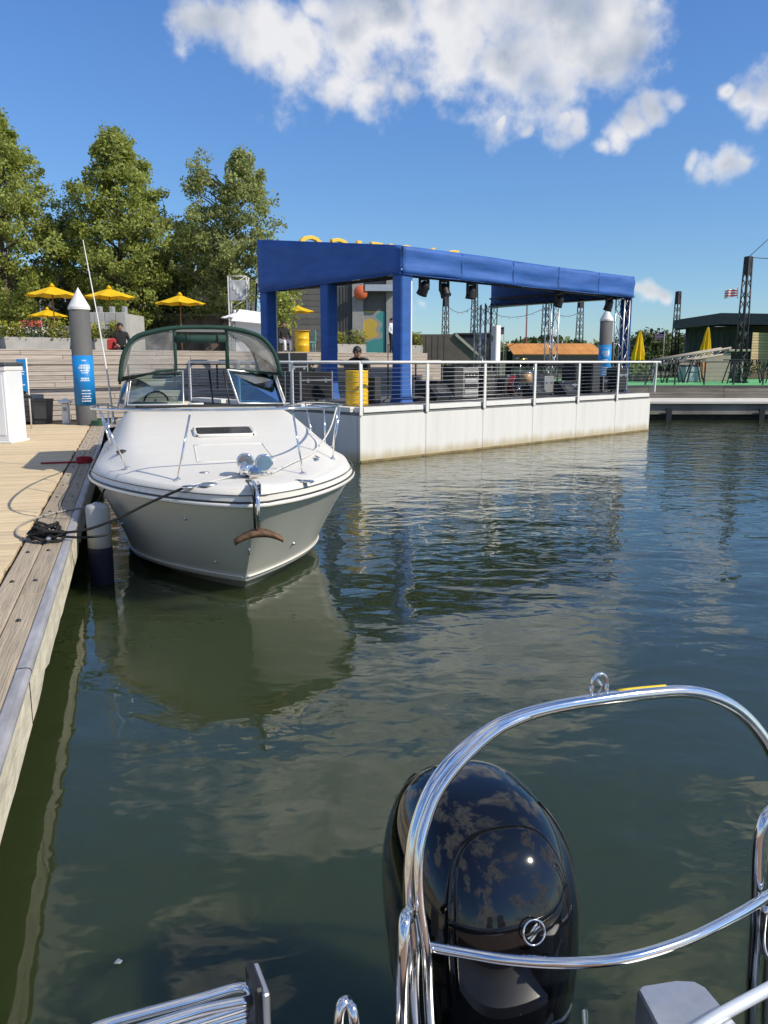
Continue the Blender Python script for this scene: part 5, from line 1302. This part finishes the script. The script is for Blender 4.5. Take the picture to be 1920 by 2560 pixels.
# gabled shed behind the stage
Ys = 44
gs = thing('gabled_shed', 'brown shed with a long sloping roof edge behind the middle of the stage', 'shed', (bx(850,Ys),Ys,1.0), 0)
g = lambda u, v: Vector((bx(u,Ys)-bx(850,Ys),0,bzv(v,Ys)-1.0))
brown = mat('shed_brown',(.105,.085,.075),.85,var=.2,vscale=2)
pts = [g(850,785),g(1050,785),g(1047,777),g(986,722),g(850,722)]; MB().poly(pts+[], .0).build('gable_wall', brown, gs)
m = MB(); m.grid([[p for p in pts],[p+Vector((0,5,0)) for p in pts]],False,closed=True); m.build('side_wall', brown, gs)
MB().poly([g(984,719),g(1052,779),g(1050,784),g(982,725)],.25,Vector((0,1,0))).build('verge_board', mat('verge',(.34,.31,.28),.8,var=.15), gs)
for k in range(9): MB().poly([g(855+13*k,724),g(856+13*k,724),g(856+13*k,784),g(855+13*k,784)],.03,Vector((0,1,0))).build('batten', mat('shed_batten',(.085,.07,.062),.85), gs)
Yd = 50
ds = thing('dark_shed', 'black flat-topped shed behind the sloping brown roof', 'shed', (bx(985,Yd),Yd,1.0), 0)
wd_ = bx(1062,Yd)-bx(985,Yd); hd_ = bzv(723,Yd)-1
MB().span((0,0,0),(wd_,4,hd_)).build('wall', mat('shed_black',(.022,.026,.032),.7,var=.3), ds); MB().span((-.1,-.1,hd_),(wd_+.1,4.1,hd_+.1)).build('roof_edge', dark_metal, ds)
for k in range(3): MB().span((wd_*(.1+.3*k),-.03,hd_*.2),(wd_*(.3+.3*k),0,hd_*.75)).build('panel', mat('shed_panel',(.035,.04,.05),.5), ds)
# orange-roofed kiosk
Yo = 43; x0 = bx(1106,Yo); wo = bx(1302,Yo)-x0
ok_ = thing('orange_kiosk', 'long open bar kiosk with an orange sheet roof behind the stage', 'kiosk', (x0,Yo,1.185), 0)
zo0, zo1 = bzv(766,Yo)-1.185, bzv(743,Yo)-1.185
orange = mat('orange_roof',(.52,.22,.045),.65,var=.22,vscale=1.2,stretch=(1,1,.4))
nsheet = 8
for k in range(nsheet):
    a, b = wo*k/nsheet, wo*(k+1)/nsheet-.015
    MB().poly([(a,-.5,zo0),(b,-.5,zo0),(b,2.2,zo1+.05),(a,2.2,zo1+.05)],.05).build('roof_sheet', orange, ok_)
MB().span((0,2.0,0),(wo,2.3,zo0+.2)).build('back_wall', mat('kiosk_dark',(.015,.016,.018),.8), ok_)
MB().span((0,-.2,0),(wo,.1,bzv(795,Yo)-1.185)).build('counter', mat('counter_wood',(.20,.15,.10),.8,var=.2), ok_)
for k in range(7): MB().box((wo*(k+.05)/6.2,-.3,zo0/2),(.09,.09,zo0),None,.01).build('post', dark_metal, ok_)
MB().span((-.05,-.55,zo0-.30),(wo+.05,-.48,zo0-.02)).build('valance', mat('valance_black',(.02,.022,.024),.8), ok_)
# pavilion at right
Yv = 47; px0 = bx(1478,Yv); 
pv = thing('pavilion', 'dark flat-roofed pavilion with rust walls and timber panel on the right pier', 'building', (px0,Yv,1.185), R(-21))
Q = lambda u, v, dy=0: Vector((bx(u,Yv+dy)-px0,dy,bzv(v,Yv+dy)-1.185))
zr0, zr1 = Q(1500,712).z, Q(1500,690).z; xr = Q(1800,700).x
rust_w = mat('rust_wall',(.085,.055,.045),.8,var=.3,vscale=1.5)
MB().span((0,0,0),(xr,7,zr0+.14)).build('wall', rust_w, pv)
for k in range(12): MB().span((.02+k*.30,-.05,zr0*.52),(.28+k*.30,0,zr0)).build('cladding_board', mat('pav_clad',(.05,.048,.05),.7,var=.2,isl=.2), pv)
xl = Q(1455,700).x
m = MB(); rowsR = []
for (yy, za, zb2) in ((-1.6,zr0,zr1),(7.6,zr0+.25,zr1+.35)):
    rowsR.append([(xl,yy,za),(xl,yy,zb2-.10),(Q(1545,678).x,yy,zb2+.24),(xr+1,yy,zb2-.05),(xr+1,yy,za),(Q(1545,678).x,yy,za+.2)])
m.grid(rowsR,False,closed=True); m.add(rowsR[0],[tuple(range(6))]); m.add(rowsR[1],[tuple(range(6))]); m.build('roof', mat('pav_roof',(.03,.036,.045),.6,var=.15), pv)
xp0, xp1 = Q(1606,750).x, Q(1650,750).x
tpn = bpy.data.objects.new('timber_panel', None); COL.objects.link(tpn); tpn.parent = pv; tpn.location = (xp0,-1.9,0); tpn.rotation_euler = (0,0,R(48))
clad_boards(tpn, 0, (xp1-xp0)/math.cos(R(32))*1.0, 0, 0, Q(1600,722).z, .145, mat('pav_timber',(.46,.34,.20),.75,var=.2,vscale=3,stretch=(.5,4,4),isl=.12), 'timber_board', 4)
MB().lathe([(0,0),(.16,.02),(.18,.1),(0,.12)],(Q(1590,722).x,-.6,Q(1590,722).z),12,mtx=Matrix.Rotation(R(90),3,'X')).build('round_lamp', white_paint, pv)
for u in (1482,1590,1603,1655): MB().bar((Q(u,700).x,-1.3,0),(Q(u,700).x,-1.3,zr0),.07,8).build('column', dark_metal, pv)
# gangway
Yg = 38; ga, gb = at(1405,781,Yg), at(1560,752,Yg+1)
gw = thing('gangway', 'pale aluminium gangway truss sloping up to the pavilion', 'gangway', (ga.x,Yg,1.185), 0)
d_ = gb-ga; al_pale = mat('pale_timber',(.36,.31,.26),.7,var=.12)
za = ga.z-1.185
for dy in (0,1.1):
    MB().bar((0,dy,za-.25),(d_.x,dy,za-.25+d_.z),.05).build('lower_chord', al_pale, gw); MB().bar((0,dy,za),(d_.x,dy,za+d_.z),.045).build('upper_chord', al_pale, gw)
    for k in range(10):
        f0, f1 = k/10, (k+1)/10; MB().bar((d_.x*f0,dy,za-.25+d_.z*f0),(d_.x*f1,dy,za+d_.z*f1),.022,5).build('lacing', alum, gw)
MB().poly([(0,0,za-.28),(d_.x,0,za-.28+d_.z),(d_.x,1.1,za-.28+d_.z),(0,1.1,za-.28)],.05).build('walkway', al_pale, gw)
MB().poly([(d_.x*.35,-.03,za-.9),(d_.x*1.0,-.03,za-.9),(d_.x*1.0,-.03,za-.3+d_.z*1),(d_.x*.35,-.03,za-.3+d_.z*.35)],.04).build('side_sheet', al_pale, gw)
MB().box((d_.x+.35,.5,za+d_.z-.12),(1.0,1.3,.10),None,.02).build('landing', al_pale, gw)
for x_ in (d_.x*.05,d_.x+.6): MB().box((x_,.5,(za-.3)/2),(.12,.9,za-.3+(.0 if x_ < 1 else d_.z)),None,.01).build('trestle', concrete, gw)

# ================================================================== PIER FURNITURE
pf = thing('pier_fence', 'dark metal fence with slim posts along the green pier edge', 'fence', (4.6,32.55,1.185), 0)
x_ = 0
while x_ < 17:
    MB().box((x_,0,.45),(.05,.05,.90)).build('post', dark_metal, pf); x_ += 1.18
MB().span((0,-.03,.88),(17,.03,.92)).build('top_rail', dark_metal, pf)
for k in range(4): MB().bar((0,0,.18+.16*k),(17,0,.18+.16*k),.005,4).build('cable', dark_metal, pf)
def trestle(label, u, Y):
    p = at(u,800,Y); t_ = thing('bar_table', label, 'table', (p.x,Y,1.19), random.Random(u).uniform(-.2,.2), 'dark high tables on the green turf')
    MB().box((0,0,.98),(.75,.55,.045),None,.01).build('tabletop', dark_metal, t_)
    for a in (-1,1):
        for b in (-1,1): MB().bar((a*.12,b*.15,.96),(a*.36,b*.24,0),.028,6).build('leg', dark_metal, t_)
    MB().bar((-.24,0,.45),(.24,0,.45),.018,5).build('footrest', dark_metal, t_)
for u, Y, lab in ((1585,34.6,'dark A-frame high table at the foot of the tall lattice mast'),(1628,34.9,'dark A-frame high table second from the right edge'),(1668,35.2,'dark A-frame high table cut by the right picture edge'),(1500,35.5,'dark high table in front of the sloping gangway'),(1455,35.4,'dark high table left of the orange cooler'),(1420,35.2,'dark high table just right of the barge end')):
    trestle(lab, u, Y)
cb = thing('cooler_box', 'orange and grey cooler box on the green turf before the gangway', 'cooler', (at(1490,800,37).x,37,1.19), .2)
MB().box((0,0,.35),(.8,.6,.7),None,.03).build('body', mat('cooler_grey',(.35,.40,.43),.5), cb); MB().box((.5,0,.5),(.25,.5,.75),None,.03).build('door', mat('cooler_orange',(.65,.25,.06),.5), cb); MB().box((0,0,.73),(.84,.64,.07),None,.02).build('lid', dark_metal, cb)
def hedge(label, u0, u1, Y, h, seed, m_=leaf_d):
    a = at(u0,800,Y).x; b = at(u1,800,Y).x; t_ = thing('hedge', label, 'hedge', (a,Y,1.19), 0); rng = random.Random(seed)
    MB().span((0,-.2,0),(b-a,.3,.35),.02).build('trough', mat('trough_brown',(.16,.11,.08),.8,var=.2), t_)
    link('foliage', leaf_mesh('foliage', [(Vector((rng.uniform(0,b-a),rng.uniform(-.3,.4),.3+h*rng.random())),Vector((0,-.5,.5))) for k in range(int(260*(b-a)))], .13, m_, rng), t_)['kind'] = 'stuff'
hedge('low reddish planting box beside the first closed yellow umbrella', 1362, 1402, 38, .5, 1, leaf_b)
hedge('low green hedge under the gangway on the right pier', 1505, 1570, 42.5, .8, 2)
hedge('low green hedge right of the timber wall panel', 1612, 1665, 43.5, .6, 3)

# ================================================================== LATTICE MASTS AND CABLES
def mast(label, u0, v0, u1, v1, Y, base_z, w_=.34, grp='dark lattice masts round the basin'):
    top = at(u0,v0,Y); bot = at(u1,v1,Y); base = Vector((bot.x+(bot.x-top.x)*0,Y,base_z)); h = top.z-base_z
    t_ = thing('lattice_mast', label, 'mast', base, .5, grp)
    dx = 0
    for a in (-1,1):
        for b in (-1,1): MB().bar((a*w_/2,b*w_/2,0),(a*w_*.30,b*w_*.30,h),.035,6).build('chord', dark_metal, t_)
    m = MB(); n_ = max(6,int(h/.42))
    for k in range(n_):
        z0, z1 = h*k/n_, h*(k+1)/n_; e0 = w_*lerp(.5,.3,k/n_); e1 = w_*lerp(.5,.3,(k+1)/n_)
        for (p, q) in (((-1,-1),(1,-1)),((1,-1),(1,1)),((1,1),(-1,1)),((-1,1),(-1,-1))):
            if k % 2: p, q = q, p
            m.bar((p[0]*e0,p[1]*e0,z0),(q[0]*e1,q[1]*e1,z1),.02,4)
    m.build('lacing', dark_metal, t_)
    MB().box((0,0,h-.35),(w_*.66,w_*.66,.75),None,.02).build('head_plate', dark_metal, t_)
    MB().box((0,0,.03),(w_*1.6,w_*1.6,.06),None,.01).build('base_plate', dark_metal, t_)
    return Vector((base.x,Y,top.z))
mt1 = mast('tallest lattice mast with a flag in front of the dark pavilion', 1596, 555, 1596, 820, 36, 1.185, .36)
mt2 = mast('slim lattice mast at the left end of the dark pavilion roof', 1456, 630, 1456, 780, 50, 1.185, .34)
mt3 = mast('short lattice mast seen under the canopy nearest the blue corner column', 962, 636, 962, 730, 52, 1.0, .40)
mt4 = mast('lattice mast seen under the canopy left of the black truss tower', 1024, 615, 1024, 730, 52, 1.0, .40)
mt5 = mast('lattice mast seen under the canopy beside the aluminium truss tower', 1176, 628, 1176, 760, 52, 1.185, .40)
mt6 = mast('lattice mast seen under the canopy left of the white-capped pile', 1250, 640, 1250, 760, 54, 1.185, .40)
def cable(label, a, b, sag, bulbs=0):
    t_ = thing('overhead_cable', label, 'cable', (0,0,0), 0)
    f = lambda t: a.lerp(b,t)-Vector((0,0,sag*4*t*(1-t)))
    MB().tube([f(k/14) for k in range(15)],.016,5).build('wire', rubber, t_)
    for k in range(bulbs): MB().lathe([(0,-.10),(.035,-.06),(.03,0),(0,.02)],f((k+.5)/bulbs)-Vector((0,0,.03)),6).build('bulb', white_paint, t_)
cable('overhead cable rising from the tall mast to beyond the right edge', mt1, at(1760,418,37), .05)
cable('level overhead cable from the tall mast to the right edge', mt1, at(1760,553,36.5), .1)
cable('string-light cable between the two masts under the canopy left side', mt3-Vector((0,0,.6)), mt4-Vector((0,0,1.2)), .5, 6)
cable('string-light cable between the masts either side of the black truss', mt4-Vector((0,0,1.2)), mt5-Vector((0,0,1.0)), .7, 9)
cable('string-light cable between the two masts left of the capped pile', mt5-Vector((0,0,1.0)), mt6-Vector((0,0,1.0)), .4, 5)
rp0 = at(1139,655,55); rpz = thing('flag_pole', 'thin reddish bare pole behind the orange-roofed kiosk', 'pole', (rp0.x,55,1.0), 0)
MB().bar((0,0,0),(0,0,rp0.z-1),.05,6).build('pole', mat('pole_red',(.22,.07,.07),.6), rpz); MB().lathe([(0,0),(.08,.06),(0,.14)],(0,0,rp0.z-1),8).build('finial', steel_dull, rpz)
def flag_mat():
    m = bpy.data.materials.new('striped_flag'); m.use_nodes = True; N = m.node_tree.nodes; L = m.node_tree.links; b = N['Principled BSDF']; b.inputs['Roughness'].default_value = .8
    tc = N.new('ShaderNodeTexCoord'); sp = N.new('ShaderNodeSeparateXYZ'); L.new(tc.outputs['Object'], sp.inputs[0])
    def mt(op, a, k):
        n = N.new('ShaderNodeMath'); n.operation = op; L.new(a, n.inputs[0])
        if isinstance(k,(int,float)): n.inputs[1].default_value = k
        else: L.new(k, n.inputs[1])
        return n.outputs[0]
    st = mt('GREATER_THAN', mt('FRACT', mt('MULTIPLY', sp.outputs[2], 9.3), 0), .5)
    mx = N.new('ShaderNodeMix'); mx.data_type = 'RGBA'; L.new(st, mx.inputs[0]); mx.inputs[6].default_value = (.5,.03,.05,1); mx.inputs[7].default_value = (.75,.75,.75,1)
    can = mt('MULTIPLY', mt('LESS_THAN', sp.outputs[0], .42), mt('GREATER_THAN', sp.outputs[2], .32))
    mx2 = N.new('ShaderNodeMix'); mx2.data_type = 'RGBA'; L.new(can, mx2.inputs[0]); L.new(mx.outputs[2], mx2.inputs[6]); mx2.inputs[7].default_value = (.02,.03,.12,1)
    L.new(mx2.outputs[2], b.inputs['Base Color']); return m
fm = flag_mat()
def flag(label, loc, w_, h, rz, pole=None):
    t_ = thing('flag', label, 'flag', loc, rz, None)
    rows = [[(w_*i/12, .07*math.sin(i*.9)*i/12, h*j/6-.18*(i/12)**1.6*w_) for i in range(13)] for j in range(7)]
    o = MB().grid(rows).build('cloth', fm, t_); md = o.modifiers.new('s','SOLIDIFY'); md.thickness = .006
    if pole: MB().bar((-.03,0,h+.1),(-.03,0,-pole),.03,6).build('pole', grey_paint, t_)
    else: MB().bar((-.03,0,h+.05),(-.03,0,-.1),.015,6).build('halyard', grey_paint, t_)
f1 = at(1592,640,35.8); flag('striped flag flying from the tall lattice mast', f1, .5, .33, math.pi-.25)
f2 = at(1434,732,60); flag('small striped flag on a pole before the distant trees', f2, .8, .5, math.pi-.9, f2.z-1)
f3 = at(1428-340,722,58); flag('small striped flag above the orange kiosk roof', f3, .7, .5, math.pi-.6, f3.z-1)

# ================================================================== PEOPLE
def person(label, loc, rz, J, mats, scale=1.0, hair=True, face=True):
    """J: joints (x right, y forward is -y, z up); one skinned surface, zones by bone"""
    t_ = thing('person', label, 'person', loc, rz)
    names = ['pelvis','waist','chest','neck','headb','headc','headt','shl','ell','wrl','hal','shr','elr','wrr','har','hpl','knl','anl','tol','hpr','knr','anr','tor']
    edges = [(0,1),(1,2),(2,3),(3,4),(4,5),(5,6),(2,7),(7,8),(8,9),(9,10),(2,11),(11,12),(12,13),(13,14),(0,15),(15,16),(16,17),(17,18),(0,19),(19,20),(20,21),(21,22)]
    rad = [.145,.13,.15,.06,.075,.098,.07,.075,.050,.036,.040,.075,.050,.036,.040,.10,.066,.046,.038,.10,.066,.046,.038]
    V = [Vector(J[n])*scale for n in names]
    me = bpy.data.meshes.new('body'); me.from_pydata([tuple(v) for v in V], edges, [])
    o = bpy.data.objects.new('tmpbody', me); COL.objects.link(o)
    sk = o.modifiers.new('skin','SKIN')
    if not me.skin_vertices: me.attributes.update()
    for i, sv in enumerate(me.skin_vertices[0].data): sv.radius = (rad[i]*scale*(1.25 if i in (0,1,2) else 1), rad[i]*scale); sv.use_root = (i == 0)
    ss = o.modifiers.new('sub','SUBSURF'); ss.levels = 2; ss.render_levels = 2
    bpy.context.view_layer.update(); dg = bpy.context.evaluated_depsgraph_get()
    bm_ = bpy.data.meshes.new_from_object(o.evaluated_get(dg)); bpy.data.objects.remove(o)
    bm_.materials.clear()
    for m_ in mats: bm_.materials.append(m_)          # skin, shirt, trousers, shoes
    zone = {}
    for (a, b) in edges:
        if a in (3,4,5) : z = 0
        elif b in (10,14): z = 0
        elif b in (7,8,9,11,12,13) or (a,b) in ((0,1),(1,2),(2,3)): z = 1
        elif b in (18,22): z = 3
        else: z = 2
        zone[(a,b)] = z
    for p in bm_.polygons:
        c = p.center; best = (1e9,0); p.use_smooth = True
        for (a, b) in edges:
            A, Bv = V[a], V[b]; d = Bv-A; t = max(0,min(1,(c-A).dot(d)/max(1e-9,d.length_squared))); q = (c-(A+d*t)).length/((rad[a]+rad[b])*.5)
            if q < best[0]: best = (q, zone[(a,b)])
        p.material_index = best[1]
    body = link('body', bm_, t_)
    hc_ = V[5]; ax = (V[6]-V[4]).normalized(); fwd = Vector(J.get('look',(0,-1,0))).normalized(); fwd = (fwd-ax*fwd.dot(ax)).normalized(); sd_ = ax.cross(fwd)
    M = Matrix((sd_,-fwd,ax)).transposed()
    if hair:
        hm = MB(); rows = []
        for i in range(7):
            th = lerp(0,1.75,i/6); ring = []
            for k in range(16):
                a = 2*math.pi*k/16; front = max(0,-math.sin(a)); r_ = .112*scale; tt = th*(1-.42*front)
                ring.append(hc_+M @ Vector((r_*.93*math.sin(tt)*math.cos(a), r_*1.06*math.sin(tt)*math.sin(a)+.012, r_*1.18*math.cos(tt)+.005)))
            rows.append(ring)
        hm.grid(rows,True,closed=True).build('hair', hair_m, t_)
    if face:
        f_ = MB(); f_.lathe([(.018*scale,0),(.012*scale,.02*scale),(0,.032*scale)], hc_+M @ Vector((0,-.092*scale,-.01)), 8, mtx=M @ Matrix.Rotation(R(90),3,'X')); f_.build('nose', mats[0], t_)
        for s_ in (-1,1):
            MB().lathe([(.012*scale,-.004),(.0,.006)], hc_+M @ Vector((s_*.034*scale,-.092*scale,.012)), 8, mtx=M @ Matrix.Rotation(R(90),3,'X')).build('eye', hair_m, t_)
            MB().lathe([(.022*scale,-.008),(.02*scale,.01)], hc_+M @ Vector((s_*.098*scale,.005,-.005)), 8, mtx=M @ Matrix.Rotation(R(90),3,'Y')).build('ear', mats[0], t_)
        MB().box(hc_+M @ Vector((0,-.088*scale,-.05*scale)),(.04*scale,.012,.010),M,.003).build('mouth', mat('lips',(.25,.10,.08),.6), t_)
    for s_, (w_, h_) in ((1,('wrl','hal')),(-1,('wrr','har'))):      # five fingers on each palm
        A = Vector(J[w_])*scale; Bh = Vector(J[h_])*scale; d = (Bh-A).normalized(); side = d.cross(Vector((0,0,1)))
        side = side.normalized() if side.length > .1 else Vector((1,0,0)); dn = d.cross(side)
        fm_ = MB()
        for k, (off, ln) in enumerate(((-.027,.062),(-.009,.075),(.009,.078),(.027,.068))):
            p0 = Bh+side*off*scale; p1 = p0+d*ln*.55*scale; p2 = p1+(d*.5-dn*s_*0+Vector((0,0,-.6))).normalized()*ln*.5*scale
            fm_.tube([p0,p1,p2],[.010*scale,.009*scale,.007*scale],6)
        p0 = A.lerp(Bh,.55)+side*s_*.035*scale; fm_.tube([p0,p0+(side*s_*.6+d)*.035*scale,p0+(side*s_*.3+d*1.2)*.06*scale],[.011*scale,.010*scale,.008*scale],6)
        fm_.build('fingers', mats[0], t_)
    return t_
sit_work = dict(pelvis=(0,0,.50),waist=(0,-.04,.68),chest=(0,-.12,.90),neck=(0,-.19,1.04),headb=(0,-.23,1.09),headc=(0,-.28,1.17),headt=(0,-.31,1.25),look=(0,-.75,-.6),
    shl=(.20,-.13,.96),ell=(.27,-.25,.74),wrl=(.14,-.42,.72),hal=(.08,-.48,.71),shr=(-.20,-.13,.96),elr=(-.28,-.26,.74),wrr=(-.15,-.42,.72),har=(-.08,-.48,.71),
    hpl=(.10,0,.49),knl=(.15,-.42,.50),anl=(.15,-.40,.09),tol=(.16,-.53,.04),hpr=(-.10,0,.49),knr=(-.15,-.42,.50),anr=(-.15,-.40,.09),tor=(-.16,-.53,.04))
stand = dict(pelvis=(0,0,.96),waist=(0,.0,1.12),chest=(0,.0,1.32),neck=(0,0,1.48),headb=(0,-.01,1.53),headc=(0,-.02,1.62),headt=(0,-.02,1.70),
    shl=(.19,0,1.41),ell=(.25,.02,1.13),wrl=(.24,-.08,.90),hal=(.23,-.11,.82),shr=(-.19,0,1.41),elr=(-.25,.02,1.13),wrr=(-.22,-.16,.98),har=(-.20,-.22,.94),
    hpl=(.09,0,.93),knl=(.10,-.02,.50),anl=(.11,.02,.09),tol=(.12,-.13,.04),hpr=(-.09,0,.93),knr=(-.11,-.03,.50),anr=(-.13,.01,.09),tor=(-.14,-.14,.04))
sit = dict(pelvis=(0,0,.47),waist=(0,.02,.64),chest=(0,.02,.85),neck=(0,.0,1.01),headb=(0,-.02,1.06),headc=(0,-.04,1.15),headt=(0,-.05,1.23),
    shl=(.19,.02,.94),ell=(.26,-.06,.68),wrl=(.16,-.28,.60),hal=(.12,-.35,.57),shr=(-.19,.02,.94),elr=(-.26,-.06,.68),wrr=(-.16,-.28,.60),har=(-.12,-.35,.57),
    hpl=(.10,0,.46),knl=(.13,-.42,.48),anl=(.13,-.44,.09),tol=(.13,-.56,.04),hpr=(-.10,0,.46),knr=(-.13,-.42,.48),anr=(-.13,-.44,.09),tor=(-.13,-.56,.04))
pp_ = at(778,800,18.95)
person('person in black sitting bent over a laptop behind the yellow drum', (pp_.x,18.95,1.145), R(-12), sit_work, [skin,cloth_black,cloth_navy,cloth_black])
flight_case('black road case used as a seat behind the yellow drum', (pp_.x+.02,19.02,1.145), (.5,.42,.42), R(-12))
lp_ = thing('laptop', 'open dark laptop on a stand behind the yellow drum', 'laptop', (pp_.x-.10,18.95-.62,1.145), R(-12))
MB().box((0,0,.67),(.40,.28,.022),None,.006).build('keyboard_base', mat('laptop_grey',(.10,.10,.11),.4,.4), lp_)
MB().poly([(-.2,-.14,.68),(.2,-.14,.68),(.2,-.24,.93),(-.2,-.24,.93)],.015).build('screen_lid', MATS['laptop_grey'], lp_)
MB().bar((0,0,.66),(0,0,.10),.02).build('stand_pole', dark_metal, lp_)
for k in range(3): MB().bar((0,0,.2),(.22*math.cos(2.1*k),.22*math.sin(2.1*k),.0),.012).build('leg', dark_metal, lp_)
p2 = pz(846,40); person('person in a white shirt standing on the plaza beside the blue column', p2, R(60), stand, [skin,cloth_white,cloth_black,cloth_black])
e_ = on_edge(262,3.85); person('person in black seated on the terrace edge right of the mooring pile', e_+Vector((0,0,-.42)), SA-R(20), sit, [skin,cloth_black,cloth_black,cloth_black])
p3 = pz(612,33.5); person('person in black and white seated near the yellow cafe barrel', p3, R(30), sit, [skin,cloth_black,cloth_white,cloth_black])
ch = thing('cafe_stool', 'dark stool under the seated person near the yellow cafe barrel', 'stool', p3, R(30))
MB().box((0,.02,.36),(.36,.36,.05),None,.01).build('seat', dark_metal, ch)
for a in (-.14,.14):
    for b in (-.12,.16): MB().bar((a,b,.35),(a*1.2,b*1.2,0),.014).build('leg', dark_metal, ch)
bg_ = thing('shoulder_bag', 'dark red bag beside the person in black on the terrace', 'bag', on_edge(240,3.9), .4)
MB().box((0,0,.19),(.34,.20,.38),None,.06).build('bag_body', cloth_red, bg_); MB().tube([(-.12,0,.36),(-.08,0,.50),(.08,0,.50),(.12,0,.36)],.014,6).build('strap', cloth_black, bg_)
q_ = pz(652,33.2); cbx = thing('cafe_barrel', 'yellow barrel table on the plaza between the blue columns', 'barrel', q_, 0)
MB().lathe([(.0,0),(.27,0),(.29,.02),(.285,.28),(.30,.30),(.285,.32),(.285,.55),(.30,.57),(.285,.59),(.285,.84),(.295,.86),(0,.865)],n=20).build('barrel_shell', yellow_paint, cbx)
MB().lathe([(.0,.868),(.34,.868),(.34,.90),(0,.90)],n=20).build('tabletop', mat('orange_top',(.5,.25,.05),.5), cbx)
q2 = pz(668,33.6); tc_ = thing('teal_chair', 'pale teal plastic chair right of the yellow cafe barrel', 'chair', q2, R(-70))
teal = mat('teal_plastic',(.14,.42,.42),.5)
MB().box((0,0,.44),(.44,.44,.04),None,.015).build('seat', teal, tc_); MB().box((0,.21,.70),(.42,.04,.44),None,.02).build('backrest', teal, tc_)
for a in (-.18,.18):
    for b in (-.18,.18): MB().bar((a,b,.43),(a*1.1,b*1.1,0),.016).build('leg', teal, tc_)
gb_ = thing('cafe_bench', 'dark blue-grey cabinet seat behind the mooring pile at left', 'cabinet', on_edge(165,5.2), SA)
MB().box((0,0,.38),(.95,.55,.76),None,.03).build('body', mat('slate_blue',(.05,.075,.10),.6,var=.15), gb_); MB().box((0,-.29,.4),(.8,.02,.55),None,.005).build('door', mat('slate_door',(.06,.09,.12),.5), gb_)
sp_p = atz(255,2078,.004)
scr = MB().poly([(-.012,-.008,0),(.010,-.010,.002),(.014,.006,.001),(-.004,.012,.003)],.003).build('floating_scrap', white_paint, None, sp_p)
tag(scr, 'tiny pale scrap floating on the dark water at lower left', 'litter')
